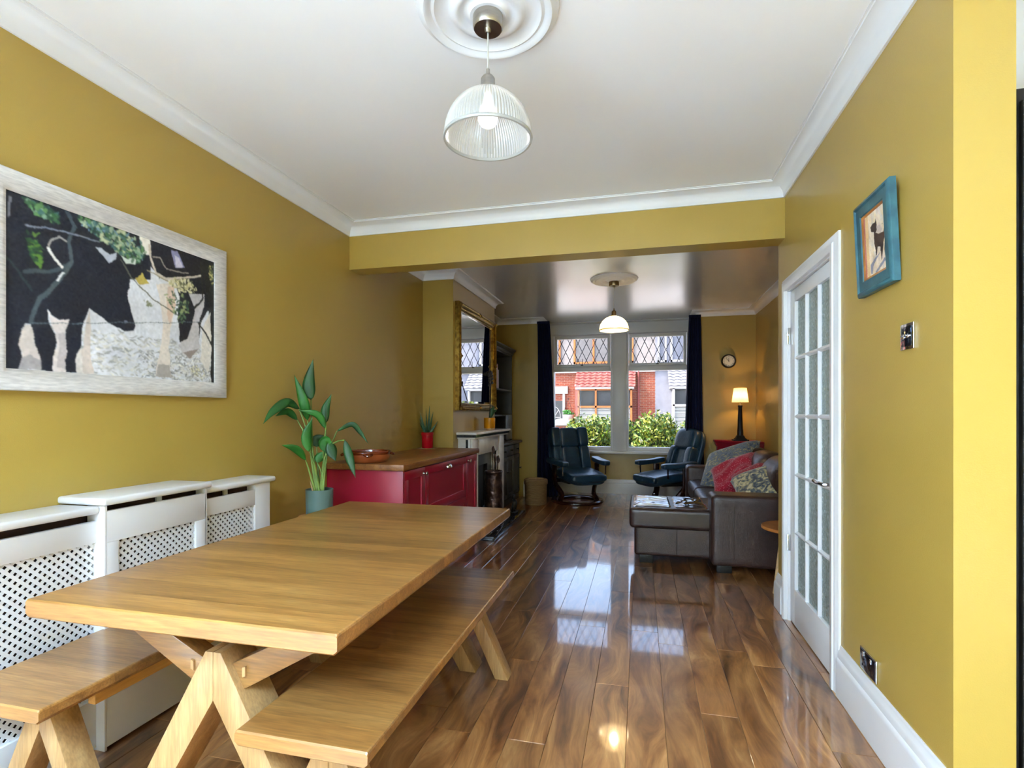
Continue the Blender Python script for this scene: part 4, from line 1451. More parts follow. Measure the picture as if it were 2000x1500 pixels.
LV = [
 ([(500, 990), (470, 760), (455, 360)], [(455, 362), (440, 250), (470, 76)], 76, (0, 0, 0), 'leaf2', 0.00),
 ([(505, 990), (470, 740), (432, 505)], [(432, 505), (400, 370), (338, 185)], 62, (0, -0.05, -0.08), 'leaf', -0.03),
 ([(490, 990), (440, 640), (375, 425)], [(375, 425), (290, 378), (190, 440), (120, 530)], 56, (-0.04, -0.12, -0.20, -0.27), 'leaf2', -0.02),
 ([(495, 990), (450, 690), (360, 500)], [(360, 500), (290, 442), (205, 475)], 44, (-0.03, -0.08, -0.15), 'leaf', 0.0),
 ([(490, 990), (450, 880), (418, 780)], [(418, 780), (350, 705), (248, 675)], 48, (0, -0.05, -0.10), 'leaf', -0.06),
 ([(520, 990), (480, 820), (445, 720)], [(440, 722), (425, 610), (462, 490)], 62, (0, 0, 0), 'leaf', -0.08),
 ([(525, 990), (550, 760), (560, 520)], [(560, 522), (555, 430), (598, 318)], 54, (0, 0, 0), 'leaf2', 0.02),
 ([(515, 990), (545, 760), (556, 560)], [(556, 560), (500, 465), (365, 432)], 46, (0, -0.04, -0.08), 'leaf', -0.02),
 ([(530, 990), (560, 780), (635, 580)], [(635, 580), (740, 532), (800, 590), (856, 668)], 34, (0, 0, 0.02, 0.03), 'leaf2', 0.00),
 ([(535, 990), (570, 720), (630, 655), (690, 640)], [(690, 640), (725, 770), (766, 905)], 52, (0, -0.02, -0.03), 'leaf2', -0.07),
 ([(530, 990), (545, 800), (585, 650)], [(585, 650), (600, 720), (628, 788)], 70, (0, -0.01, -0.02), 'leaf2', -0.05),
 ([(520, 990), (500, 800), (495, 690)], [(495, 690), (500, 640), (545, 605)], 72, (0, 0.01, 0.02), 'leaf2', 0.03),
 ([(525, 990), (530, 880), (500, 800)], [(500, 800), (515, 760), (560, 715)], 56, (0, 0, 0), 'leaf', -0.03),
 ([(520, 990), (545, 840), (540, 720)], [(540, 720), (560, 660), (600, 655)], 90, (0, -0.01, -0.02), 'leaf', -0.04),
]
for i, (a, b, wd, dts, m, dtb) in enumerate(LV):
    plant_leaf(pl, a, b, wd, dts, m, dtb, 0.25 * math.sin(i * 2.1))
for k in range(3):
    a = crp(470 + 25 * k, 985)
    a.z = 0.76
    tube('dry_stalk', [a, crp(450 + 35 * k, 930 + 10 * k)], [0.005, 0.002], 'palewood', pl, 6)

# ------------------------------------------------------------------ wall things on the right
SWY0, SWY1 = 1.945, 2.031
sw = thing('light_switch', 'chrome double light switch below the teal framed picture', 'light switch', (XR, 1.988, 1.50))
box('plate', XR - 0.006, XR, SWY0, SWY1, 1.459, 1.545, 'chrome', sw, 0.002)
box('insert', XR - 0.008, XR - 0.004, SWY0 + 0.010, SWY1 - 0.010, 1.469, 1.535, pmat('dark_mirror_plate', (0.05, 0.06, 0.09, 1), (0.04, 0.05, 0.08, 1), 3, rough=0.06, metal=0.9), sw, 0.001)
for yy in (1.974, 2.002):
    bm = bmesh.new()
    add_lathe(bm, [(0, 0), (0.008, 0), (0.008, 0.004), (0.004, 0.006), (0.0045, 0.010), (0, 0.012)], (0, 0, 0), 14)
    bm.transform(T(XR - 0.007, yy, 1.502) @ RY(-75))
    fin('toggle', bm, 'chrome', sw, False, True)
for yy in (SWY0 + 0.016, SWY1 - 0.016):
    bm = bmesh.new()
    add_lathe(bm, [(0, 0), (0.004, 0), (0.003, 0.0015), (0, 0.002)], (0, 0, 0), 10)
    bm.transform(T(XR - 0.008, yy, 1.502) @ RY(-90))
    fin('screw', bm, 'chrome', sw, False, True)
so = thing('wall_socket', 'chrome double wall socket just above the skirting board', 'socket', (XR, 2.29, 0.28))
box('plate', XR - 0.007, XR, 2.217, 2.363, 0.234, 0.320, 'chrome', so, 0.002)
box('insert', XR - 0.009, XR - 0.005, 2.223, 2.357, 0.240, 0.314, M['dark_mirror_plate'] if 'dark_mirror_plate' in M else bpy.data.materials['dark_mirror_plate'], so, 0.001)
for yy in (2.255, 2.325):
    box('rocker', XR - 0.013, XR - 0.008, yy - 0.006, yy + 0.006, 0.292, 0.310, 'chrome', so, 0.002)
    for (a, z) in ((0, 0.280), (-0.011, 0.256), (0.011, 0.256)):
        box('pin_slot', XR - 0.0095, XR - 0.0085, yy + a - 0.003, yy + a + 0.003, z - 0.004, z + 0.004, 'black', so)

# ------------------------------------------------------------------ fireplace
fp = thing('fireplace', 'cream marble fireplace surround with black edged mantel shelf', 'fireplace', (-1.7, 5.65, 0))
SXF = -1.655
box('shelf', XC, -1.588, 4.955, 6.345, 1.026, 1.052, 'marble', fp, 0.005)
box('shelf_band', XC, -1.600, 4.970, 6.330, 1.000, 1.026, 'granite', fp)
box('shelf_mould', XC, -1.612, 4.985, 6.315, 0.982, 1.000, 'marble', fp, 0.004)
for a, b in ((5.005, 5.245), (6.055, 6.295)):
    box('pilaster', XC, SXF - 0.02, a, b, 0.045, 0.982, 'marble', fp, 0.003)
    box('pilaster_face', SXF - 0.02, SXF, a + 0.02, b - 0.02, 0.045, 0.982, 'marble', fp, 0.003)
    box('inlay', XC + 0.085, XC + 0.110, a - 0.002, a + 0.001, 0.045, 0.975, 'granite', fp)
box('frieze', XC, SXF - 0.018, 5.245, 6.055, 0.800, 0.982, 'marble', fp, 0.003)
box('frieze_panel', SXF - 0.018, SXF - 0.008, 5.275, 6.025, 0.825, 0.960, 'marble', fp, 0.003)
box('inset_panel', XC, XC + 0.05, 5.245, 5.42, 0.045, 0.800, 'slate', fp)
box('inset_panel', XC, XC + 0.05, 5.88, 6.055, 0.045, 0.800, 'slate', fp)
box('inset_panel', XC, XC + 0.05, 5.42, 5.88, 0.66, 0.800, 'slate', fp)
box('fireback', XC + 0.001, XC + 0.012, 5.42, 5.88, 0.045, 0.66, 'black', fp)
bm = bmesh.new()
for k in range(9):
    yy = 5.45 + 0.40 * k / 8
    add_tube(bm, [(XC + 0.11, yy, 0.07), (XC + 0.12, yy, 0.22)], 0.008, 8)
add_tube(bm, [(XC + 0.11, 5.43, 0.10), (XC + 0.11, 5.87, 0.10)], 0.010, 8)
add_tube(bm, [(XC + 0.12, 5.43, 0.22), (XC + 0.12, 5.87, 0.22)], 0.012, 8)
for yy in (5.43, 5.87):
    add_tube(bm, [(XC + 0.11, yy, 0.045), (XC + 0.13, yy, 0.30)], 0.012, 8)
fin('grate', bm, 'iron', fp, False, True)
box('hearth', XC, -1.385, 4.872, 6.30, 0.0, 0.042, 'granite', fp, 0.004)

fc = thing('fire_companion', 'embossed bronze canister with fire tools on the hearth', 'fire tools', (-1.545, 5.42, 0.042))
FC = (-1.545, 5.42, 0.042)
bm = bmesh.new()
prof = [(0.0, 0.0), (0.104, 0.0), (0.108, 0.01), (0.106, 0.05), (0.094, 0.30), (0.090, 0.55), (0.096, 0.565), (0.098, 0.58), (0.092, 0.585), (0.086, 0.57), (0.08, 0.05), (0, 0.03)]
pr2 = []
for (r0, z0), (r1, z1) in zip(prof, prof[1:]):
    n = max(1, int(abs(z1 - z0) / 0.02))
    for k in range(n):
        pr2.append((r0 + (r1 - r0) * k / n, z0 + (z1 - z0) * k / n))
pr2.append(prof[-1])
add_lathe(bm, pr2, (0, 0, 0), 56)
for v in bm.verts:
    r = math.hypot(v.co.x, v.co.y)
    if r > 0.076 and 0.06 < v.co.z < 0.52:
        a = math.atan2(v.co.y, v.co.x)
        k = 1 + 0.05 * math.sin(5 * a + 22 * v.co.z) * math.sin(40 * v.co.z + 3 * a)
        v.co.x *= k
        v.co.y *= k
bm.transform(T(*FC))
fin('canister', bm, 'bronze', fc, False, 'all')
for (dx, dy, h, nm) in ((0.02, -0.03, 0.72, 'poker'), (-0.02, 0.035, 0.80, 'shovel'), (0.035, 0.03, 0.70, 'brush')):
    bm = bmesh.new()
    add_tube(bm, [(FC[0] + dx * 0.7, FC[1] + dy * 0.7, 0.12), (FC[0] + dx, FC[1] + dy, h)], 0.006, 8)
    pts = [(FC[0] + dx, FC[1] + dy, h), (FC[0] + dx + 0.008, FC[1] + dy + 0.01, h + 0.03), (FC[0] + dx, FC[1] + dy + 0.02, h + 0.06), (FC[0] + dx + 0.004, FC[1] + dy + 0.012, h + 0.085)]
    add_tube(bm, smooth_pts(pts, 5), [0.006 + 0.013 * math.sin(math.pi * i / 15) for i in range(16)], 10)
    fin(nm, bm, 'bronze', fc, False, True)
fd = thing('fire_dog', 'small black cast iron ornament beside the hearth end', 'fire dog', (-1.50, 6.15, 0.042))
bm = bmesh.new()
add_box(bm, -1.54, -1.46, 6.06, 6.24, 0.042, 0.058, 0.003)
add_tube(bm, smooth_pts([(-1.50, 6.15, 0.05), (-1.50, 6.12, 0.10), (-1.49, 6.17, 0.16), (-1.50, 6.14, 0.22), (-1.50, 6.16, 0.26)], 5), [0.028, 0.03, 0.03, 0.026, 0.024, 0.022, 0.024, 0.028, 0.03, 0.03, 0.028, 0.024, 0.02, 0.018, 0.02, 0.024, 0.026, 0.024, 0.02, 0.014, 0.004], 12)
add_tube(bm, smooth_pts([(-1.50, 6.08, 0.06), (-1.49, 6.07, 0.12), (-1.50, 6.10, 0.17)], 5), 0.012, 8)
add_tube(bm, smooth_pts([(-1.50, 6.22, 0.06), (-1.49, 6.23, 0.12), (-1.50, 6.20, 0.17)], 5), 0.012, 8)
fin('casting', bm, 'iron', fd, False, 'all')

# ------------------------------------------------------------------ mirror
mr_ = thing('wall_mirror', 'large mirror in an ornate gilded frame over the mantel', 'mirror', (XC, 5.60, 1.82))
my0, my1, mz0, mz1 = 4.925, 6.275, 1.272, 2.368
fwid = 0.075
def gilt_side(a, b, flip):
    pass
prof_m = [(0, 0), (0.045, 0.0), (0.055, 0.010), (0.060, 0.022), (0.052, 0.034), (0.040, 0.040), (0.036, 0.048), (0.040, 0.056), (0.034, 0.066), (0.020, 0.072), (0.018, 0.078), (0, 0.078)]
def frame_loop(name, y0_, y1_, z0_, z1_, prof, x_base, sgn, m, parent):
    bm = bmesh.new()
    rows = []
    for (yy, zz, sy, sz) in ((y0_, z0_, 1, 1), (y1_, z0_, -1, 1), (y1_, z1_, -1, -1), (y0_, z1_, 1, -1)):
        rows.append([bm.verts.new((x_base + sgn * d, yy + sy * s, zz + sz * s)) for d, s in prof])
    q = len(prof)
    for i in range(4):
        a, b = rows[i], rows[(i + 1) % 4]
        for k in range(q):
            l = (k + 1) % q
            bm.faces.new((a[k], a[l], b[l], b[k]))
    return fin(name, bm, m, parent, False, True)
frame_loop('frame', my0, my1, mz0, mz1, prof_m, XC, 1, 'gold', mr_)
gi = 0.078
box('mirror_glass', XC + 0.006, XC + 0.014, my0 + gi + 0.022, my1 - gi - 0.022, mz0 + gi + 0.022, mz1 - gi - 0.022, 'mirror', mr_)
frame_loop('bevel', my0 + gi - 0.004, my1 - gi + 0.004, mz0 + gi - 0.004, mz1 - gi + 0.004, [(0.004, 0), (0.008, 0), (0.014, 0.027), (0.004, 0.027)], XC, 1, 'bevelm', mr_)
for yy, zz in ((my0 + 0.03, mz0 + 0.03), (my1 - 0.03, mz0 + 0.03), (my0 + 0.03, mz1 - 0.03), (my1 - 0.03, mz1 - 0.03), (5.6, mz1 - 0.03), (5.6, mz0 + 0.03), (my0 + 0.03, 1.82), (my1 - 0.03, 1.82)):
    bm = bmesh.new()
    corner = abs(yy - 5.6) > 0.5 and abs(zz - 1.82) > 0.3
    n = 6 if corner else 4
    for k in range(n):
        a = 2 * math.pi * k / n
        mm = T(XC + 0.055, yy + 0.016 * math.cos(a), zz + 0.016 * math.sin(a)) @ Matrix.Diagonal((0.6, 1.0, 1.0, 1))
        bmesh.ops.create_uvsphere(bm, u_segments=10, v_segments=8, radius=0.012, matrix=mm)
    bmesh.ops.create_uvsphere(bm, u_segments=10, v_segments=8, radius=0.012, matrix=T(XC + 0.062, yy, zz))
    fin('ornament', bm, 'gold', mr_, False, 'all')

# orchid in ochre pot
OC = Vector((-1.690, 5.76, 1.052))
orc = thing('potted_orchid', 'spent orchid in an ochre yellow pot on the mantel shelf', 'potted plant', OC)
lathe('saucer', [(0, 0), (0.056, 0), (0.058, 0.004), (0.058, 0.020), (0, 0.020)], OC, 'palewood', orc, 32)
lathe('pot', [(0, 0.020), (0.060, 0.020), (0.064, 0.026), (0.066, 0.138), (0.062, 0.140), (0.060, 0.13), (0.05, 0.04), (0, 0.04)], OC, 'yellowpot', orc, 40)
lathe('bark', [(0, 0.122), (0.061, 0.118)], OC, 'soil', orc, 20)
op = [OC + Vector(v) for v in ((0, 0, 0.11), (0.02, -0.05, 0.24), (0.05, -0.14, 0.42), (0.075, -0.20, 0.56), (0.07, -0.25, 0.62), (0.04, -0.30, 0.60))]
tube('flower_stem', smooth_pts(op, 6), 0.0055, 'black', orc, 8)
for k in range(7):
    f = 0.55 + 0.07 * k
    q = smooth_pts(op, 6)
    p = q[min(len(q) - 1, int(f * (len(q) - 1)))]
    for s in (-1, 1):
        bm = bmesh.new()
        e = p + Vector((0.015 * s, 0.060 * s, 0.02 * s + 0.006 * k - 0.01))
        add_tube(bm, [p, (p + e) / 2 + Vector((0, 0, 0.01)), e], [0.004, 0.022, 0.003], 6, ell=0.4)
        fin('petal', bm, 'black', orc, False, True)
tube('flower_stem', [OC + Vector((0.01, 0.02, 0.11)), OC + Vector((0.02, 0.03, 0.20)), OC + Vector((0.02, 0.04, 0.28))], 0.0035, 'leaf2', orc, 8)
for (dx, dy, dz, an) in ((0.06, 0.09, 0.10, 0), (0.02, -0.09, 0.05, 1), (0.05, 0.02, 0.14, 2)):
    a = OC + Vector((0, 0, 0.125))
    e = OC + Vector((dx, dy, 0.125 + dz))
    tube('leaf', smooth_pts([a, (a + e) / 2 + Vector((0, 0, 0.03)), e], 5), [0.008, 0.014, 0.019, 0.022, 0.023, 0.022, 0.02, 0.017, 0.013, 0.008, 0.002], 'leaf2', orc, 8, ell=0.2, up=(0, 0, 1))

# ------------------------------------------------------------------ slate dresser in the alcove
dr = thing('dresser', 'slate grey dresser with open shelves and dark wood top in the alcove', 'dresser', (-1.92, 6.96, 0))
dy0, dy1 = 6.405, 7.500
LX, UX = -1.735, -1.845
box('base_body', XL + 0.01, LX - 0.02, dy0, dy1, 0.085, 0.815, 'grey_cab', dr, 0.003)
box('plinth', XL + 0.02, LX - 0.012, dy0 + 0.005, dy1 - 0.005, 0.0, 0.085, 'grey_cab', dr, 0.004)
box('top', XL + 0.005, LX + 0.030, dy0 - 0.02, dy1 + 0.03, 0.815, 0.848, 'dkwood', dr, 0.006)
n = 3
for k in range(n):
    a = dy0 + 0.02 + (dy1 - dy0 - 0.04) * k / n
    b2 = dy0 + 0.02 + (dy1 - dy0 - 0.04) * (k + 1) / n - 0.008
    dd = box('drawer', LX - 0.02, LX - 0.002, a, b2, 0.665, 0.800, 'grey_cab', dr, 0.003)
    knob(dd, LX - 0.002, (a + b2) / 2, 0.735, 'iron', 0.014)
    sd = shaker('door', dr, LX - 0.020, a, b2, 0.100, 0.655, 'grey_cab', 0.05)
    knob(sd, LX, b2 - 0.025 if k % 2 == 0 else a + 0.025, 0.45, 'iron', 0.013)
boxes('hutch_side', [(XL + 0.01, UX, dy0 + 0.02, dy0 + 0.045, 0.848, 2.09)], 'grey_cab', dr, 0.002)
boxes('hutch_side', [(XL + 0.01, UX, dy1 - 0.065, dy1 - 0.04, 0.848, 2.09)], 'grey_cab', dr, 0.002)
box('hutch_back', XL + 0.005, XL + 0.015, dy0 + 0.02, dy1 - 0.04, 0.848, 2.09, 'grey_cab', dr)
for z in (1.20, 1.555, 2.07):
    box('shelf', XL + 0.015, UX - 0.004, dy0 + 0.045, dy1 - 0.065, z, z + 0.022, 'grey_cab', dr, 0.002)
prism('crown', [(XL + 0.01, 2.09), (UX + 0.005, 2.09), (UX + 0.012, 2.105), (UX + 0.018, 2.125), (UX + 0.045, 2.150), (UX + 0.052, 2.156), (UX + 0.052, 2.172), (XL + 0.01, 2.172)], 'y', dy0 - 0.01, dy1 + 0.0, 'grey_cab', dr)
bc = [srgb(226, 222, 216), srgb(200, 150, 150), srgb(190, 190, 200), srgb(60, 70, 90), srgb(150, 60, 50), srgb(214, 206, 190)]
yb = 6.86
for k in range(9):
    th = 0.022 + 0.012 * ((k * 7) % 3)
    hgt = 0.25 + 0.025 * ((k * 5) % 4)
    if k == 0:
        yb = 6.475
    bk = thing('book', ('pale spined book first' if k == 0 else ['second', 'third', 'fourth', 'fifth', 'sixth', 'seventh', 'eighth', 'ninth'][k - 1] + ' book') + ' from the chimney side on the dresser shelf', 'book', (UX - 0.09, yb, 1.577), 0, 'books on the dresser shelf')
    mm = pmat('book_cover', bc[k % 6], None, 5, rough=0.6)
    boxes('cover', [(UX - 0.172, UX - 0.022, yb, yb + 0.003, 1.577, 1.577 + hgt), (UX - 0.172, UX - 0.022, yb + th - 0.003, yb + th, 1.577, 1.577 + hgt), (UX - 0.022, UX - 0.018, yb, yb + th, 1.577, 1.577 + hgt)], mm, bk)
    box('pages', UX - 0.170, UX - 0.022, yb + 0.003, yb + th - 0.003, 1.582, 1.577 + hgt - 0.005, 'blind', bk)
    yb += th + 0.001
sp = thing('silver_speaker', 'flat silver screen standing on the dresser top', 'screen', (-1.80, 7.05, 0.848))
bm = bmesh.new()
add_box(bm, -1.806, -1.786, 6.92, 7.24, 0.875, 1.215, 0.006)
fin('panel', bm, 'screen', sp, False, True)
box('stand', -1.83, -1.76, 7.00, 7.16, 0.848, 0.860, 'screen', sp, 0.004)
box('neck', -1.805, -1.79, 7.06, 7.10, 0.858, 0.885, 'screen', sp)
pf = thing('photo_frame', 'small silver photo frame on the dresser top end', 'photo frame', (-1.76, 6.60, 0.848))
box('frame', -1.775, -1.765, 6.55, 6.66, 0.849, 0.975, 'chrome', pf, 0.003)
box('picture', -1.765, -1.7635, 6.565, 6.645, 0.865, 0.960, 'blind', pf)

# ------------------------------------------------------------------ wicker basket
def wicker_mat():
    m, nt, p = base_mat('wicker')
    L = nt.links.new
    tc = nd(nt, 'ShaderNodeTexCoord')
    w1 = nd(nt, 'ShaderNodeTexWave', wave_type='BANDS', bands_direction='Z')
    w1.inputs['Scale'].default_value = 28
    w1.inputs['Distortion'].default_value = 1.2
    L(tc.outputs['Object'], w1.inputs[0])
    cr = nd(nt, 'ShaderNodeValToRGB')
    cr.color_ramp.elements[0].color = srgb(104, 78, 48)
    cr.color_ramp.elements[1].color = srgb(184, 152, 104)
    L(w1.outputs['Fac'], cr.inputs[0])
    L(cr.outputs[0], p.inputs['Base Color'])
    b = nd(nt, 'ShaderNodeBump')
    b.inputs['Strength'].default_value = 0.8
    b.inputs['Distance'].default_value = 0.01
    L(w1.outputs['Fac'], b.inputs['Height'])
    L(b.outputs[0], p.inputs['Normal'])
    p.inputs['Roughness'].default_value = 0.6
    return m
M['wicker'] = wicker_mat()
BC = (-1.40, 7.02, 0)
wb = thing('wicker_basket', 'round lidded wicker basket by the navy curtain', 'basket', BC)
lathe('body', [(0, 0.003), (0.140, 0.003), (0.146, 0.010), (0.150, 0.15), (0.152, 0.29), (0.0, 0.29)], BC, 'wicker', wb, 48, flute=0.0018)
bm = bmesh.new()
add_lathe(bm, [(0, 0.352), (0.10, 0.352), (0.150, 0.345), (0.160, 0.335), (0.163, 0.315), (0.163, 0.290), (0.155, 0.292), (0.0, 0.300)], BC, 64)
for v in bm.verts:
    if abs(v.co.z - 0.290) < 1e-4 and math.hypot(v.co.x - BC[0], v.co.y - BC[1]) > 0.15:
        v.co.z -= 0.020 * abs(math.sin(8 * math.atan2(v.co.y - BC[1], v.co.x - BC[0])))
fin('lid', bm, 'wicker', wb, False, True)

# ------------------------------------------------------------------ recliner armchairs
def recliner(label, loc, rot, wide):
    t = thing('recliner_chair', label, 'armchair', loc, R(rot), 'blue leather recliners')
    lathe('base_ring', [(0.255, 0.0), (0.355, 0.0), (0.366, 0.010), (0.366, 0.030), (0.352, 0.044), (0.260, 0.044), (0.248, 0.034), (0.248, 0.008)], (0, 0.02, 0), 'mahogany', t, 56, local=True, closed=True)
    for s in (-1, 1):
        pts = [(s * 0.285, -0.02, 0.040), (s * 0.245, -0.01, 0.110), (s * 0.275, 0.03, 0.185), (s * 0.318, 0.06, 0.265), (s * 0.330, 0.06, 0.40), (s * 0.330, 0.06, 0.530)]
        c = smooth_pts(pts, 5)
        tube('side_post', c, 0.030, 'mahogany', t, 10, True, ell=1.5, up=(1, 0, 0))
        tube('arm_strut', [(s * 0.325, -0.200, 0.40), (s * 0.325, -0.205, 0.530)], 0.010, 'mahogany', t, 8, True)
        def dent(v):
            v.co.z -= 0.012 * max(0, 1 - (v.co.y / 0.2) ** 2) * (1 if v.co.z > 0 else 0)
        puff('arm_pad', 0.062, 0.245, 0.040, 'leather_t', t, 0.45, T(s * 0.335, -0.04, 0.570) @ RX(4) @ RZ(-6 * s), crease=dent)
    tube('cross_bar', [(-0.33, 0.06, 0.30), (0.33, 0.06, 0.30)], 0.018, 'mahogany', t, 8, True)
    boxes('seat_frame', [(-0.25, 0.25, -0.22, 0.24, 0.285, 0.325)], 'black', t, 0.01, True)
    # seat: three ridged cushions falling over the front
    def seat_dent(v):
        v.co.z -= 0.020 * (1 - (v.co.x / 0.27) ** 2) * (1 if v.co.z > 0 else 0)
        if v.co.y < -0.12:
            v.co.z -= 0.9 * (v.co.y + 0.12) ** 2
    puff('seat_cushion', 0.275, 0.30, 0.075, 'leather_t', t, 0.42, T(0, -0.075, 0.385) @ RX(6), crease=seat_dent, n=26)
    puff('seat_front_roll', 0.262, 0.055, 0.058, 'leather_t', t, 0.6, T(0, -0.335, 0.365), n=18)
    Bk = T(0, 0.205, 0.40) @ RX(-17)
    hgt = 0.62
    if wide:
        for k, (cx, hw) in enumerate(((-0.212, 0.078), (0.0, 0.145), (0.212, 0.078))):
            yo = -0.028 if k != 1 else 0.0
            puff('back_cushion', hw, 0.072, 0.19, 'leather_t', t, 0.38, Bk @ T(cx, yo, 0.185), n=20)
            puff('headrest', hw, 0.078, 0.145, 'leather_t', t, 0.38, Bk @ T(cx, yo - 0.012, 0.50), n=20)
        puff('back_shell', 0.285, 0.045, 0.31, 'leather_t', t, 0.3, Bk @ T(0, 0.065, 0.33), n=20)
    else:
        def taper(v):
            f = max(0, v.co.z / 0.155)
            v.co.x *= 1 - 0.16 * f ** 2
        puff('headrest', 0.225, 0.072, 0.155, 'leather_t', t, 0.50, Bk @ T(0, -0.015, 0.500), n=22, crease=taper)
        for s in (-1, 1):
            puff('back_bolster', 0.068, 0.075, 0.205, 'leather_t', t, 0.45, Bk @ T(s * 0.190, -0.03, 0.190) @ RY(-4 * s), n=20)
        puff('back_cushion', 0.135, 0.055, 0.200, 'leather_t', t, 0.4, Bk @ T(0, 0.0, 0.190), n=20)
        def taper2(v):
            f = max(0, v.co.z / 0.31)
            v.co.x *= 1 - 0.14 * f ** 3
        puff('back_shell', 0.262, 0.045, 0.315, 'leather_t', t, 0.45, Bk @ T(0, 0.065, 0.335), n=22, crease=taper2)
    return t
recliner('wide backed navy leather recliner chair beside the wicker basket', (-0.86, 7.33, 0), 33, True)
recliner('navy leather recliner chair with rounded headrest beside the brown sofa', (0.335, 7.36, 0), -58, False)

# ------------------------------------------------------------------ brown leather corner sofa
sf = thing('corner_sofa', 'dark brown leather corner sofa with chaise end', 'sofa', (1.0, 5.6, 0))
def pad(name, x0, x1, y0, y1, z0, z1, m, e=0.25, parent=None, n=24, crease=None):
    """upholstered block: rounded box, faces swelling a little"""
    h = Vector(((x1 - x0) / 2, (y1 - y0) / 2, (z1 - z0) / 2))
    c = Vector(((x0 + x1) / 2, (y0 + y1) / 2, (z0 + z1) / 2))
    r = min(h) * min(0.95, e * 2.6)
    bm = bmesh.new()
    bmesh.ops.create_cube(bm, size=2.0)
    bmesh.ops.subdivide_edges(bm, edges=bm.edges[:], cuts=17, use_grid_fill=True)
    for v in bm.verts:
        q = Vector([math.sin(k * math.pi / 2) for k in v.co])
        p = Vector((q.x * h.x, q.y * h.y, q.z * h.z))
        inn = Vector([max(-(h[i] - r), min(h[i] - r, p[i])) for i in range(3)])
        d = p - inn
        if d.length > 1e-9:
            p = inn + d.normalized() * r
        sw = 0.10 * e
        for i in range(3):
            if abs(q[i]) > 0.999:
                j, k = (i + 1) % 3, (i + 2) % 3
                p[i] += math.copysign(sw * min(h) * (1 - q[j] ** 2) * (1 - q[k] ** 2), q[i])
        v.co = p + c
    return fin(name, bm, m, parent or sf, False, 'all')
NY0, NY1 = 4.325, 4.590
pad('arm', 0.535, 1.44, NY0, NY1, 0.050, 0.605, 'leather_b', 0.10, n=30)
pad('arm', 0.535, 1.44, 6.640, 6.900, 0.050, 0.605, 'leather_b', 0.12, n=30)
box('base', 0.575, 1.44, 4.50, 6.70, 0.055, 0.275, 'leather_b', sf, 0.02, 3)
pad('seat_cushion', 0.545, 1.20, 5.150, 5.905, 0.250, 0.450, 'leather_c', 0.22)
pad('seat_cushion', 0.545, 1.20, 5.900, 6.660, 0.250, 0.450, 'leather_c', 0.22)
box('back_frame', 1.26, 1.47, 4.40, 6.85, 0.055, 0.72, 'leather_b', sf, 0.04, 4)
for k in range(3):
    a = 4.62 + 0.68 * k
    c = pad('back_cushion', 1.06, 1.40, a, a + 0.675, 0.42, 0.865, 'leather_b', 0.42, n=26)
# chaise running out into the room at the near end
pad('chaise_base', -0.055, 0.62, 4.475, 5.150, 0.062, 0.335, 'leather_b', 0.07, n=24)
pad('chaise_cushion', -0.095, 0.62, 4.445, 5.165, 0.290, 0.462, 'leather_c', 0.16, n=34)
pad('chaise_cushion', 0.545, 1.20, 4.58, 5.150, 0.275, 0.450, 'leather_c', 0.2, n=24)
from mathutils import noise as mnoise
def creased_panel(name, x0, x1, y0, y1, z, amp, seed):
    bm = bmesh.new()
    n = 90
    g = []
    for j in range(n + 1):
        row = []
        for i in range(n + 1):
            a, b = i / n, j / n
            x_, y_ = x0 + (x1 - x0) * a, y0 + (y1 - y0) * b
            q = Vector((x_ * 7 + seed, y_ * 11, seed))
            q2 = q + 1.2 * Vector((mnoise.noise(q * 0.7), mnoise.noise(q * 0.7 + Vector((9, 3, 1))), 0))
            h = 1 - abs(mnoise.noise(q2)) * 2.2 + 0.5 * (1 - abs(mnoise.noise(q2 * 2.3)) * 2)
            ed = min(1, 12 * min(a, 1 - a)) * min(1, 12 * min(b, 1 - b))
            row.append(bm.verts.new((x_, y_, z + amp * h * ed - 0.008 * (1 - ed))))
        g.append(row)
    for j in range(n):
        for i in range(n):
            bm.faces.new((g[j][i], g[j][i + 1], g[j + 1][i + 1], g[j + 1][i]))
    return fin(name, bm, 'leather_g', sf, False, 'all')
creased_panel('creased_top', -0.070, 0.255, 4.475, 5.130, 0.466, 0.0035, 1.0)
creased_panel('creased_top', 0.262, 0.540, 4.475, 5.130, 0.466, 0.0060, 5.0)
for (a, b) in ((0.012, 4.50), (0.012, 5.08), (0.60, 4.352), (1.36, 4.352), (0.60, 6.80), (1.36, 6.80)):
    box('foot', a - 0.025, a + 0.085, b - 0.012, b + 0.06, 0.0, 0.066, 'black', sf, 0.004)
# stitched seams on the faces that show
for xx in (0.70, 1.30):
    tube('seam', [(xx, NY0 + 0.0005, 0.10), (xx, NY0 - 0.0005, 0.52)], 0.0028, 'leather_b', sf, 6)
tube('seam', [(0.285, 4.4735, 0.09), (0.285, 4.4735, 0.30)], 0.003, 'leather_b', sf, 6)

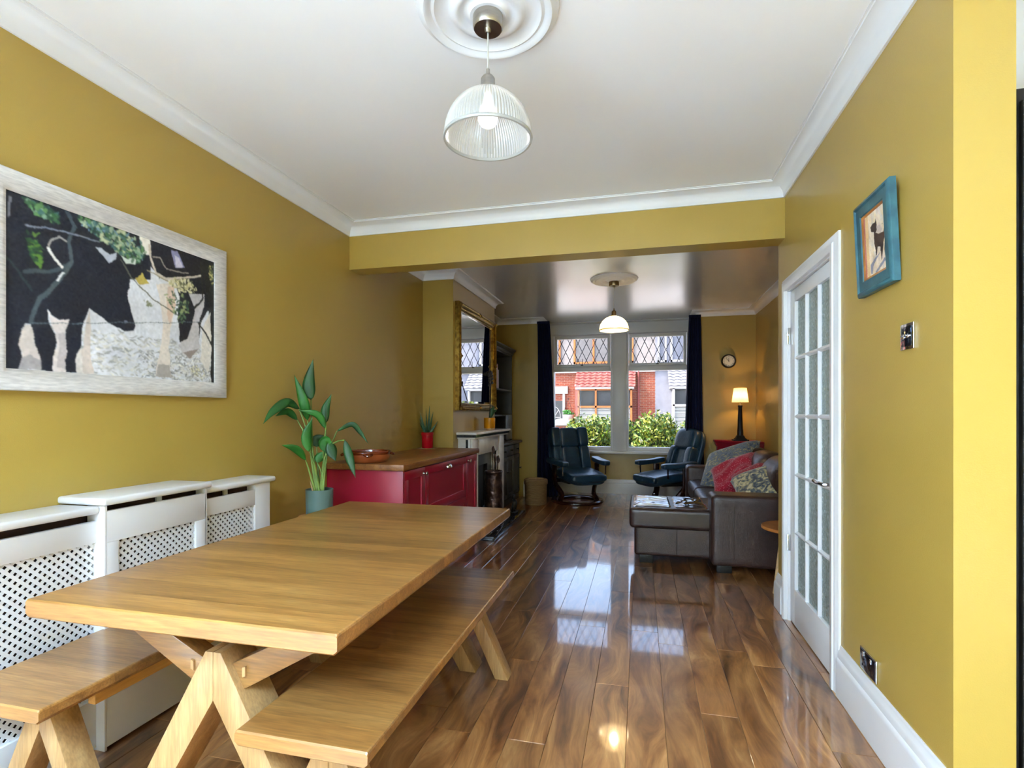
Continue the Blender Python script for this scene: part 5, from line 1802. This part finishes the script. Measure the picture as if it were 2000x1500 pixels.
def cloth_mat(name, stops, scale, detail=4, distort=2.0, kind='noise', rough=0.9):
    m, nt, p = base_mat(name)
    L = nt.links.new
    tc = nd(nt, 'ShaderNodeTexCoord')
    if kind == 'dots':
        v = nd(nt, 'ShaderNodeTexVoronoi')
        v.inputs['Scale'].default_value = scale
        L(tc.outputs['Object'], v.inputs['Vector'])
        src = v.outputs['Distance']
    else:
        v = nd(nt, 'ShaderNodeTexNoise')
        v.inputs['Scale'].default_value = scale
        v.inputs['Detail'].default_value = detail
        v.inputs['Distortion'].default_value = distort
        L(tc.outputs['Object'], v.inputs['Vector'])
        src = v.outputs['Fac']
    cr = nd(nt, 'ShaderNodeValToRGB')
    e = cr.color_ramp.elements
    e[0].position, e[0].color = stops[0]
    e[1].position, e[1].color = stops[-1]
    for pos, c in stops[1:-1]:
        k = e.new(pos)
        k.color = c
    L(src, cr.inputs[0])
    L(cr.outputs[0], p.inputs['Base Color'])
    p.inputs['Roughness'].default_value = rough
    p.inputs['Sheen Weight'].default_value = 0.3
    b = nd(nt, 'ShaderNodeBump')
    n2 = nd(nt, 'ShaderNodeTexNoise')
    n2.inputs['Scale'].default_value = 300
    L(tc.outputs['Object'], n2.inputs['Vector'])
    b.inputs['Strength'].default_value = 0.2
    L(n2.outputs['Fac'], b.inputs['Height'])
    L(b.outputs[0], p.inputs['Normal'])
    return m
M['floral'] = cloth_mat('blue_grey_floral_cloth', [(0.36, srgb(58, 74, 100)), (0.47, srgb(120, 132, 146)), (0.53, srgb(78, 88, 92)), (0.60, srgb(176, 168, 132))], 16)
M['redcloth'] = cloth_mat('red_dotted_cloth', [(0.0, srgb(232, 190, 196)), (0.20, srgb(214, 150, 160)), (0.26, srgb(176, 22, 52)), (1.0, srgb(160, 16, 44))], 70, kind='dots')
M['redcloth2'] = cloth_mat('crimson_dotted_cloth', [(0.0, srgb(220, 150, 120)), (0.16, srgb(210, 120, 110)), (0.24, srgb(158, 20, 34)), (1.0, srgb(140, 14, 28))], 40, kind='dots')
M['floral2'] = cloth_mat('grey_gold_floral_cloth', [(0.38, srgb(64, 72, 82)), (0.47, srgb(104, 110, 112)), (0.54, srgb(176, 164, 116)), (0.62, srgb(206, 196, 158))], 14)
M['beige'] = pmat('beige_cloth', srgb(178, 160, 138), srgb(166, 148, 126), 8, rough=0.9, sheen=0.3)
def cushion(label, c, half, thick, mat4, m, back=None, wrinkle=0.0):
    t = thing('cushion', label, 'cushion', c, 0, 'scatter cushions on the sofa')
    def half_mesh(name, sgn, mm):
        bm = bmesh.new()
        n = 26
        g = []
        for j in range(n + 1):
            row = []
            for i in range(n + 1):
                a, b = -1 + 2 * i / n, -1 + 2 * j / n
                pinch = 1 - 0.12 * (1 - a * a) * 1.0 * abs(b) ** 6
                pinch2 = 1 - 0.12 * (1 - b * b) * abs(a) ** 6
                h = thick * ((1 - a ** 4) * (1 - b ** 4)) ** 0.55
                h += wrinkle * math.sin(9 * a + 3 * math.sin(3 * b)) * (1 - a ** 4) * (1 - b ** 4)
                row.append(bm.verts.new((a * half * pinch2, b * half * pinch, sgn * h)))
            g.append(row)
        for j in range(n):
            for i in range(n):
                bm.faces.new((g[j][i], g[j][i + 1], g[j + 1][i + 1], g[j + 1][i]))
        bm.transform(mat4)
        return fin(name, bm, mm, t, True, 'all')
    half_mesh('front', 1, m)
    half_mesh('back', -1, back or m)
    return t
# local z of a cushion is its face normal
def face(yaw, lean, roll):
    """face normal towards -X turned by yaw, leaning back, rolled in its own plane"""
    return RZ(yaw) @ RY(-90 + lean) @ RZ(roll)
cushion('large blue grey floral cushion at the far end of the brown sofa', (0.950, 6.16, 0.650), 0.320, 0.120, face(34, 46, 28), 'floral')
cushion('red dotted cushion leaning on the floral cushion', (0.925, 5.66, 0.610), 0.245, 0.100, face(40, 46, 40), 'redcloth', wrinkle=0.010)
cushion('darker crimson dotted cushion behind the near cushion', (1.050, 5.32, 0.600), 0.21, 0.09, face(40, 48, 46), 'redcloth2')
cushion('grey and gold floral cushion with beige back at the near sofa arm', (1.045, 4.93, 0.585), 0.265, 0.12, face(46, 54, 38), 'floral2', 'beige')

# ------------------------------------------------------------------ red corner cabinet, lamp, clock
cc = thing('corner_cabinet', 'cherry red corner cabinet behind the sofa', 'cabinet', (1.25, 7.35, 0))
def penta(g):
    return [(0.995 - g, YF - 0.003), (0.995 - g, YF - 0.13 - g * 0.4), (1.39 - 0.02 - g * 0.4, 7.125 - g), (XR2 - 0.003, 7.125 - g), (XR2 - 0.003, YF - 0.003)]
prism('body', penta(0.0), 'z', 0.0, 0.80, 'red2', cc)
prism('frieze', penta(0.010), 'z', 0.80, 0.825, 'red2', cc)
prism('moulding', penta(0.022), 'z', 0.825, 0.855, 'red2', cc)
prism('top', penta(0.035), 'z', 0.855, 0.882, 'red2', cc, bevel=0.004)
p0, p1 = Vector((0.995, YF - 0.13)), Vector((1.37, 7.125))
dv = (p1 - p0).normalized()
nv = Vector((dv.y, -dv.x))
def on_face(name, s0, s1, z0, z1, d0, d1, m, parent):
    a, b = p0 + dv * s0, p0 + dv * s1
    poly = [tuple(a + nv * d0), tuple(b + nv * d0), tuple(b + nv * d1), tuple(a + nv * d1)]
    return prism(name, poly, 'z', z0, z1, m, parent)
Lf = (p1 - p0).length
dd = on_face('door', 0.03, Lf - 0.03, 0.06, 0.77, -0.001, 0.012, 'red2', cc)
on_face('door_moulding', 0.07, 0.09, 0.12, 0.71, 0.012, 0.020, 'red2', dd)
on_face('door_moulding', Lf - 0.09, Lf - 0.07, 0.12, 0.71, 0.012, 0.020, 'red2', dd)
on_face('door_moulding', 0.07, Lf - 0.07, 0.69, 0.71, 0.012, 0.020, 'red2', dd)
on_face('painted_panel', 0.11, Lf - 0.11, 0.14, 0.675, 0.012, 0.015, pmat('grey_painted_panel', srgb(120, 118, 112), srgb(84, 86, 84), 12, rough=0.6), dd)

LC = Vector((1.262, 7.36, 0.882))
tl = thing('table_lamp', 'black column table lamp with lit pleated cream shade', 'lamp', LC)
bm = bmesh.new()
def sq(bm, r0, z0, r1, z1):
    a = [bm.verts.new((LC.x + sx * r0, LC.y + sy * r0, LC.z + z0)) for sx, sy in ((-1, -1), (1, -1), (1, 1), (-1, 1))]
    b = [bm.verts.new((LC.x + sx * r1, LC.y + sy * r1, LC.z + z1)) for sx, sy in ((-1, -1), (1, -1), (1, 1), (-1, 1))]
    bm.faces.new(a)
    bm.faces.new(b)
    for i in range(4):
        j = (i + 1) % 4
        bm.faces.new((a[i], a[j], b[j], b[i]))
sq(bm, 0.092, 0, 0.092, 0.018)
sq(bm, 0.070, 0.018, 0.062, 0.034)
sq(bm, 0.055, 0.034, 0.040, 0.070)
fin('base', bm, 'black', tl)
bm = bmesh.new()
add_lathe(bm, [(0, 0.068), (0.038, 0.068), (0.036, 0.14), (0.034, 0.150), (0.024, 0.44), (0.028, 0.446), (0.030, 0.458), (0.026, 0.466), (0, 0.466)], LC, 28)
fin('column', bm, 'black', tl, False, True)
tube('stem', [LC + Vector((0, 0, 0.464)), LC + Vector((0, 0, 0.56))], 0.007, 'brass', tl, 10)
lathe('bulb', [(0, 0.625), (0.012, 0.621), (0.020, 0.608), (0.021, 0.594), (0.014, 0.572), (0.010, 0.56), (0, 0.56)], LC, 'bulb_l', tl, 18)
bm = bmesh.new()
add_lathe(bm, [(0.100, 0.505), (0.076, 0.690)], LC, 96, 0.0022)
fin('lamp_shade', bm, 'shade_p', tl)

clk = thing('wall_clock', 'small round clock with dark rim on the lounge wall', 'clock', (1.155, YF, 1.95))
CC = (1.155, YF, 1.95)
def facing_room(bm):
    bm.transform(T(*CC) @ RX(90))
bm = bmesh.new()
add_lathe(bm, [(0, 0.0), (0.092, 0.0), (0.096, 0.006), (0.094, 0.028), (0.086, 0.038), (0.077, 0.034), (0.075, 0.020), (0, 0.020)], (0, 0, 0), 48)
facing_room(bm)
fin('case', bm, 'black', clk, False, True)
bm = bmesh.new()
add_lathe(bm, [(0.078, 0.026), (0.081, 0.034), (0.075, 0.034), (0.073, 0.024)], (0, 0, 0), 48, closed=True)
facing_room(bm)
fin('bezel', bm, 'brass', clk, False, True)
bm = bmesh.new()
add_lathe(bm, [(0, 0.0225), (0.075, 0.0225)], (0, 0, 0), 48)
facing_room(bm)
fin('dial', bm, pmat('clock_dial', srgb(226, 222, 208), srgb(218, 212, 196), 5, rough=0.5), clk)
def text_mesh(s, size):
    cu = bpy.data.curves.new('t', 'FONT')
    cu.body = s
    cu.size = size
    cu.align_x = 'CENTER'
    cu.align_y = 'CENTER'
    cu.extrude = 0.0002
    ob = bpy.data.objects.new('t', cu)
    me = bpy.data.meshes.new_from_object(ob)
    bpy.data.objects.remove(ob)
    bpy.data.curves.remove(cu)
    return me
for k, s in enumerate(['XII', 'I', 'II', 'III', 'IV', 'V', 'VI', 'VII', 'VIII', 'IX', 'X', 'XI']):
    me = text_mesh(s, 0.021)
    a = R(90 - 30 * k)
    me.transform(T(*CC) @ RX(90) @ T(0.060 * math.cos(a), 0.060 * math.sin(a), 0.0230) @ Matrix.Rotation(a - R(90), 4, 'Z'))
    put('numeral', me, 'black', clk)
for ang, ln, wd in ((358, 0.038, 0.0032), (318, 0.055, 0.0022)):
    bm = bmesh.new()
    add_box(bm, -wd, wd, -0.010, ln, 0.024, 0.0255)
    bm.transform(T(*CC) @ RX(90) @ RZ(-ang))
    fin('hand', bm, 'black', clk)

# ------------------------------------------------------------------ small round side table at the near sofa arm
stb = thing('side_table', 'small round honey coloured side table beside the sofa arm', 'side table', (1.045, 4.02, 0))
SC = (1.045, 4.02, 0)
lathe('top', [(0, 0.428), (0.205, 0.428), (0.215, 0.434), (0.215, 0.446), (0.210, 0.452), (0, 0.452)], SC, 'pine', stb, 48)
for k in range(3):
    a = R(210 + 120 * k)
    tube('leg', [(SC[0] + 0.10 * math.cos(a), SC[1] + 0.10 * math.sin(a), 0.43), (SC[0] + 0.175 * math.cos(a), SC[1] + 0.175 * math.sin(a), 0.0)], [0.018, 0.011], 'palewood', stb, 10)

# ------------------------------------------------------------------ paintings (flat prints in real frames)
def homog(src, dst):
    A = []
    for (x, y), (u, v) in zip(src, dst):
        A.append([x, y, 1, 0, 0, 0, -u * x, -u * y, -u])
        A.append([0, 0, 0, x, y, 1, -v * x, -v * y, -v])
    _, _, V = np.linalg.svd(np.array(A, float))
    return V[-1].reshape(3, 3)
class Canvas:
    def __init__(s, w, h, H, base):
        s.w, s.h, s.H = w, h, H
        s.img = np.empty((h, w, 3))
        s.img[:] = base
        s.X, s.Y = np.meshgrid((np.arange(w) + 0.5) / w, (np.arange(h) + 0.5) / h)
        s.rng = np.random.default_rng(3)
    def m(s, pts):
        P = np.c_[np.array(pts, float), np.ones(len(pts))] @ s.H.T
        return P[:, :2] / P[:, 2:]
    def mask(s, pts, raw=False):
        P = np.array(pts, float) if raw else s.m(pts)
        inside = np.zeros(s.X.shape, bool)
        n = len(P)
        for i in range(n):
            (x0, y0), (x1, y1) = P[i - 1], P[i]
            if y0 == y1: continue
            c = ((y0 > s.Y) != (y1 > s.Y)) & (s.X < (x1 - x0) * (s.Y - y0) / (y1 - y0) + x0)
            inside ^= c
        return inside
    def poly(s, pts, col, a=1.0):
        k = s.mask(pts)
        s.img[k] = s.img[k] * (1 - a) + np.array(col[:3]) * a
    def line(s, pts, wd, col, a=1.0):
        P = s.m(pts)
        asp = s.w / s.h
        for (x0, y0), (x1, y1) in zip(P, P[1:]):
            ax, ay = (x1 - x0) * asp, (y1 - y0)
            L2 = ax * ax + ay * ay + 1e-12
            t = np.clip((((s.X - x0) * asp) * ax + (s.Y - y0) * ay) / L2, 0, 1)
            d = np.hypot((s.X - x0) * asp - t * ax, s.Y - y0 - t * ay)
            k = d < wd / 2
            s.img[k] = s.img[k] * (1 - a) + np.array(col[:3]) * a
    def blob(s, x, y, rx, ry, ang, col, a=1.0, raw=False):
        if not raw:
            (x, y), = s.m([(x, y)])
        asp = s.w / s.h
        dx, dy = (s.X - x) * asp, s.Y - y
        c, q = math.cos(ang), math.sin(ang)
        k = ((dx * c + dy * q) / rx) ** 2 + ((-dx * q + dy * c) / ry) ** 2 < 1
        s.img[k] = s.img[k] * (1 - a) + np.array(col[:3]) * a
def print_mesh(cv, corner):
    """grid of the print, corner(u,v) -> place; colour as an attribute"""
    w, h = cv.w, cv.h
    gx, gy = np.meshgrid(np.linspace(0, 1, w), np.linspace(0, 1, h))
    o, eu, ev = [np.array(c, float) for c in corner]
    V = o + gx[..., None] * eu + gy[..., None] * ev
    V = V.reshape(-1, 3)
    idx = np.arange(w * h).reshape(h, w)
    Fq = np.stack([idx[:-1, :-1], idx[1:, :-1], idx[1:, 1:], idx[:-1, 1:]], -1).reshape(-1, 4)
    me = bpy.data.meshes.new('canvas')
    me.from_pydata(V.tolist(), [], Fq.tolist())
    at = me.color_attributes.new('paint', 'FLOAT_COLOR', 'POINT')
    C = np.ones((w * h, 4), np.float32)
    C[:, :3] = cv.img.reshape(-1, 3)
    at.data.foreach_set('color', C.ravel())
    return me
def print_mat(name, rough):
    m, nt, p = base_mat(name)
    a = nd(nt, 'ShaderNodeAttribute')
    a.attribute_name = 'paint'
    nt.links.new(a.outputs['Color'], p.inputs['Base Color'])
    p.inputs['Roughness'].default_value = rough
    tc = nd(nt, 'ShaderNodeTexCoord')
    n = nd(nt, 'ShaderNodeTexNoise')
    n.inputs['Scale'].default_value = 220
    b = nd(nt, 'ShaderNodeBump')
    b.inputs['Strength'].default_value = 0.15
    nt.links.new(tc.outputs['Object'], n.inputs['Vector'])
    nt.links.new(n.outputs['Fac'], b.inputs['Height'])
    nt.links.new(b.outputs[0], p.inputs['Normal'])
    return m
def c8(r, g, b): return np.array(srgb(r, g, b)[:3])

H1 = homog([(38, 180), (1205, 600), (1195, 1280), (38, 1192)], [(0, 0), (1, 0), (1, 1), (0, 1)])
cv = Canvas(400, 274, H1, c8(218, 220, 226))
rg = cv.rng
# dry grass in the light ground
for k in range(900):
    x, y = rg.uniform(0, 1), rg.uniform(0.70, 1.0)
    g = rg.uniform(0, 1)
    col = c8(235, 232, 222) * g + c8(120, 122, 124) * (1 - g)
    cv.blob(x, y, rg.uniform(0.008, 0.030), rg.uniform(0.003, 0.008), rg.uniform(-0.7, 0.7), col, 0.7, True)
for k in range(260):
    x, y = rg.uniform(0.55, 1), rg.uniform(0.80, 1.0)
    cv.blob(x, y, rg.uniform(0.006, 0.02), rg.uniform(0.002, 0.006), rg.uniform(-1.2, 1.2), c8(*[int(v) for v in rg.uniform(96, 190, 1).repeat(3)]), 0.8, True)
NAV = c8(29, 32, 44)
cv.poly([(38, 180), (850, 470), (850, 700), (735, 690), (718, 760), (738, 880), (762, 955), (752, 985), (700, 992), (640, 960), (560, 900), (510, 860), (492, 900), (468, 960), (455, 1080),
         (430, 1120), (430, 1218), (368, 1214), (380, 1100), (365, 1050), (372, 985), (394, 918), (340, 925), (300, 900), (275, 870), (285, 930), (310, 990), (330, 1050), (320, 1090), (300, 1130),
         (300, 1208), (235, 1203), (225, 1130), (205, 1060), (190, 990), (180, 940), (150, 940), (130, 1000), (110, 1050), (120, 1120), (120, 1198), (38, 1192)], NAV)
# pale legs and light between them
cv.poly([(150, 948), (182, 945), (205, 1060), (232, 1150), (236, 1203), (120, 1198), (122, 1110), (110, 1050), (130, 1000)], c8(206, 196, 190))
cv.poly([(120, 1130), (170, 1110), (236, 1150), (236, 1203), (120, 1198)], c8(136, 134, 136), 0.7)
cv.poly([(275, 872), (300, 902), (340, 926), (396, 916), (366, 1000), (382, 1095), (370, 1214), (300, 1208), (300, 1130), (330, 1070), (312, 985)], c8(222, 212, 208))
cv.poly([(330, 1000), (362, 990), (380, 1095), (370, 1200), (322, 1180), (344, 1080)], c8(188, 178, 178), 0.8)
cv.poly([(512, 864), (490, 930), (468, 1080), (432, 1120), (430, 1218), (528, 1224), (505, 1100), (515, 960)], c8(206, 194, 186))
cv.poly([(432, 1110), (455, 1080), (470, 1222), (430, 1218)], c8(226, 220, 214), 0.8)
# second cow
cv.poly([(850, 470), (1206, 598), (1200, 900), (1165, 870), (1130, 940), (1112, 1040), (1060, 1048), (1005, 1050), (1000, 900), (1010, 800), (990, 700), (900, 690), (850, 620)], c8(30, 30, 38))
cv.poly([(1205, 600), (1196, 1280), (1175, 1278), (1180, 1080), (1170, 860), (1150, 700), (1130, 620)], c8(34, 34, 34))
cv.poly([(885, 716), (980, 726), (990, 850), (960, 960), (946, 1080), (955, 1200), (960, 1248), (868, 1240), (890, 1130), (906, 1050), (912, 950), (902, 850)], c8(222, 212, 202))
cv.poly([(940, 740), (982, 730), (990, 850), (955, 950), (940, 900)], c8(206, 172, 150), 0.7)
cv.poly([(868, 1240), (890, 1170), (950, 1180), (962, 1248)], c8(140, 134, 128), 0.7)
cv.poly([(1060, 775), (1150, 780), (1140, 850), (1118, 930), (1112, 1040), (1112, 1095), (1064, 1146), (1022, 1112), (1000, 1062), (1050, 1035), (1078, 950), (1092, 860)], c8(194, 190, 192))
cv.poly([(1022, 1100), (1108, 1090), (1064, 1146)], c8(120, 104, 92), 0.8)
cv.poly([(1135, 980), (1180, 880), (1184, 1100), (1165, 1230), (1120, 1150)], c8(222, 216, 208))
cv.poly([(790, 452), (850, 472), (846, 560), (800, 545)], c8(236, 232, 224))
cv.poly([(965, 525), (1000, 535), (1040, 630), (985, 628)], c8(140, 140, 176))
cv.poly([(985, 560), (1010, 575), (1030, 628), (990, 626)], c8(214, 210, 222), 0.8)
# ear and muzzle
cv.poly([(538, 508), (575, 520), (622, 560), (662, 543), (652, 580), (620, 612), (580, 560)], c8(186, 192, 206))
cv.poly([(684, 560), (720, 580), (775, 568), (760, 606), (705, 606)], c8(206, 214, 206))
cv.poly([(765, 690), (800, 655), (835, 720), (790, 725)], c8(176, 158, 78))
cv.blob(708, 938, 0.012, 0.010, 0.2, c8(120, 128, 144))
cv.poly([(55, 220), (72, 226), (66, 340), (54, 345)], c8(150, 150, 160), 0.6)
# branches and wire
for pts, wd, col in (([(385, 305), (430, 400), (396, 480), (410, 600), (290, 650), (150, 655)], 0.022, c8(66, 78, 84)),
                     ([(410, 600), (330, 710), (230, 810), (180, 930)], 0.024, c8(72, 84, 88)),
                     ([(60, 580), (150, 700), (190, 760)], 0.014, c8(44, 56, 60)),
                     ([(275, 515), (310, 570), (355, 616)], 0.016, c8(230, 226, 220)),
                     ([(365, 650), (330, 700)], 0.012, c8(220, 222, 224)),
                     ([(275, 510), (290, 470), (340, 455), (380, 480)], 0.010, c8(150, 146, 140)),
                     ([(150, 390), (260, 405), (420, 440), (560, 480)], 0.008, c8(120, 128, 140)),
                     ([(840, 500), (850, 580), (880, 660), (930, 695), (1130, 680)], 0.016, c8(204, 192, 176)),
                     ([(860, 565), (900, 570), (940, 640), (1060, 660)], 0.008, c8(150, 142, 130)),
                     ([(678, 585), (750, 690), (850, 800), (980, 892)], 0.009, c8(96, 98, 84)),
                     ([(830, 640), (960, 720)], 0.008, c8(150, 140, 110)),
                     ([(1130, 600), (1140, 800), (1090, 860)], 0.014, c8(40, 40, 36)),
                     ([(1110, 940), (1160, 1010), (1192, 1080)], 0.014, c8(44, 44, 40)),
                     ([(180, 938), (700, 942), (1130, 938)], 0.005, c8(90, 104, 112))):
    cv.line(pts, wd, col)
# foliage
def leaves(n, poly, cols, r0, r1):
    P = np.array(poly, float)
    for k in range(n):
        a = rg.uniform(0, 1, 3)
        a /= a.sum()
        q = rg.choice(len(P), 3, replace=False)
        x, y = (P[q] * a[:, None]).sum(0)
        c = cols[rg.integers(len(cols))]
        cv.blob(x, y, rg.uniform(r0, r1), rg.uniform(r0, r1) * 0.5, rg.uniform(0, 3.1), c, 0.85)
GR = [c8(62, 104, 66), c8(44, 78, 58), c8(96, 138, 84), c8(36, 60, 56), c8(128, 158, 132), c8(70, 110, 110)]
leaves(150, [(150, 235), (330, 300), (340, 380), (230, 340), (170, 260)], GR, 0.012, 0.030)
leaves(60, [(160, 420), (200, 600), (250, 640), (190, 540), (230, 440)], [c8(50, 92, 54), c8(96, 134, 52), c8(40, 70, 48)], 0.010, 0.022)
leaves(330, [(430, 330), (640, 400), (800, 470), (820, 560), (770, 620), (700, 560), (600, 470), (470, 380)], GR + [c8(160, 178, 150), c8(110, 140, 160), c8(196, 200, 160)], 0.010, 0.026)
leaves(120, [(940, 690), (1060, 690), (1130, 760), (1040, 780), (960, 740)], [c8(216, 208, 160), c8(196, 190, 140), c8(232, 226, 190), c8(120, 120, 84)], 0.008, 0.018)
leaves(90, [(920, 760), (1060, 790), (1060, 900), (1020, 960), (990, 880)], [c8(52, 84, 60), c8(90, 116, 80), c8(44, 64, 56), c8(150, 160, 110)], 0.008, 0.020)
leaves(40, [(1170, 610), (1200, 620), (1196, 760), (1180, 700)], [c8(190, 180, 120), c8(90, 100, 60)], 0.006, 0.014)
leaves(50, [(1060, 1180), (1140, 1190), (1140, 1270), (1080, 1230)], [c8(226, 222, 190), c8(150, 148, 130)], 0.006, 0.014)
leaves(24, [(800, 800), (880, 840), (830, 850)], [c8(110, 116, 84), c8(150, 150, 120)], 0.006, 0.012)
def painterly(cv, amp, seed, blur=1):
    """brush-wobble the drawing and soften its edges"""
    r = np.random.default_rng(seed)
    def field(n):
        g = r.normal(0, 1, (n, int(n * 1.5)))
        yi, xi = np.linspace(0, n - 1.001, cv.h), np.linspace(0, int(n * 1.5) - 1.001, cv.w)
        y0, x0 = yi.astype(int), xi.astype(int)
        fy, fx = (yi - y0)[:, None], (xi - x0)[None]
        return (g[np.ix_(y0, x0)] * (1 - fy) * (1 - fx) + g[np.ix_(y0 + 1, x0)] * fy * (1 - fx) + g[np.ix_(y0, x0 + 1)] * (1 - fy) * fx + g[np.ix_(y0 + 1, x0 + 1)] * fy * fx)
    dx = amp * (field(14) + 0.35 * field(40))
    dy = amp * (field(14) + 0.35 * field(40))
    yy, xx = np.mgrid[0:cv.h, 0:cv.w]
    a = np.clip(np.rint(yy + dy), 0, cv.h - 1).astype(int)
    b = np.clip(np.rint(xx + dx), 0, cv.w - 1).astype(int)
    im = cv.img[a, b]
    for _ in range(blur):
        p = np.pad(im, ((1, 1), (1, 1), (0, 0)), 'edge')
        im = (p[1:-1, 1:-1] * 2 + p[:-2, 1:-1] + p[2:, 1:-1] + p[1:-1, :-2] + p[1:-1, 2:]) / 6
    im = im * (1 + 0.07 * field(70)[..., None]) * (1 + 0.10 * field(9)[..., None]) + 0.004 * field(90)[..., None]
    cv.img = np.clip(im, 0, 1)
painterly(cv, 1.3, 9, 2)

pic = thing('cow_painting', 'large painting of cows under a tree in a limed white frame', 'painting', (XL, 1.76, 1.71))
CY0, CY1, CZ0, CZ1 = 1.312, 2.208, 1.402, 2.013
me = print_mesh(cv, ((XL + 0.022, CY0, CZ1), (0, CY1 - CY0, 0), (0, 0, CZ0 - CZ1)))
put('canvas', me, print_mat('cow_canvas', 0.55), pic)
fpz = [(0, 0), (0.030, 0.0), (0.034, 0.006), (0.034, 0.060), (0.026, 0.0745), (0.0, 0.0745)]
frame_loop('frame', CY0 - 0.0745, CY1 + 0.0745, CZ0 - 0.0745, CZ1 + 0.0745, fpz, XL, 1, 'frame_w', pic)

# little dog painting, leaning forward from the wall
Hd = homog([(155, 385), (315, 262), (342, 758), (180, 838)], [(0, 0), (1, 0), (1, 1), (0, 1)])
cd = Canvas(120, 170, Hd, c8(224, 204, 180))
for k in range(200):
    x, y = cd.rng.uniform(0, 1), cd.rng.uniform(0, 1)
    c = [c8(232, 212, 190), c8(214, 186, 170), c8(226, 200, 150), c8(206, 196, 190)][cd.rng.integers(4)]
    cd.blob(x, y, cd.rng.uniform(0.03, 0.09), cd.rng.uniform(0.01, 0.03), cd.rng.uniform(0.8, 1.6), c, 0.5, True)
cd.poly([(155, 385), (168, 378), (192, 834), (178, 840)], c8(176, 60, 60), 0.8)
cd.poly([(168, 378), (190, 362), (214, 825), (192, 834)], c8(226, 180, 110), 0.7)
cd.poly([(218, 800), (216, 730), (250, 680), (290, 640), (262, 690), (235, 740), (232, 800)], c8(120, 124, 150), 0.85)
cd.poly([(250, 790), (290, 730), (325, 680), (330, 700), (300, 745), (262, 795)], c8(110, 112, 136), 0.85)
DG = c8(70, 52, 44)
cd.poly([(238, 490), (270, 500), (312, 490), (320, 440), (308, 432), (296, 430), (305, 426), (318, 440), (322, 500), (316, 545), (312, 600), (302, 690), (298, 700), (292, 640), (288, 600), (268, 600),
         (262, 660), (256, 668), (250, 610), (240, 570)], DG)
cd.poly([(212, 450), (228, 424), (246, 416), (250, 385), (258, 420), (262, 470), (248, 500), (236, 490), (216, 486)], c8(64, 48, 42))
cd.poly([(255, 440), (285, 440), (300, 470), (290, 500), (262, 490)], c8(190, 170, 160), 0.85)
cd.poly([(320, 560), (330, 600), (326, 680), (318, 620)], c8(86, 70, 66), 0.8)
painterly(cd, 0.7, 4)
dp = thing('dog_painting', 'small dog painting in a wide teal frame', 'painting', (XR - 0.003, 2.18, 1.70))
dp.rotation_euler = (0, R(-2.6), 0)
# local frame: X out of the wall towards the room is negative; y along the wall; z up
DW0, DW1, DH = -0.150, 0.150, 0.355
fr = 0.062
me = print_mesh(cd, ((-0.014, DW1 - fr, DH - fr), (0, -(DW1 - DW0 - 2 * fr), 0), (0, 0, -(DH - 2 * fr))))
put('canvas', me, print_mat('dog_canvas', 0.6), dp, True)
def frame_local(name, y0_, y1_, z0_, z1_, prof, m, parent):
    bm = bmesh.new()
    rows = []
    for (yy, zz, sy, sz) in ((y0_, z0_, 1, 1), (y1_, z0_, -1, 1), (y1_, z1_, -1, -1), (y0_, z1_, 1, -1)):
        rows.append([bm.verts.new((-d, yy + sy * s, zz + sz * s)) for d, s in prof])
    q = len(prof)
    for i in range(4):
        a, b = rows[i], rows[(i + 1) % 4]
        for k in range(q):
            l = (k + 1) % q
            bm.faces.new((a[k], a[l], b[l], b[k]))
    return fin(name, bm, m, parent, True, True)
frame_local('frame', DW0, DW1, 0, DH, [(0, 0), (0.020, 0.0), (0.026, 0.006), (0.028, 0.014), (0.022, 0.020), (0.022, 0.052), (0.018, fr - 0.006), (0, fr - 0.006)], 'teal_frame', dp)
frame_local('slip', DW0 + fr - 0.008, DW1 - fr + 0.008, fr - 0.008, DH - fr + 0.008, [(0.0, 0), (0.019, 0), (0.015, 0.010), (0.0, 0.010)], 'gilt', dp)
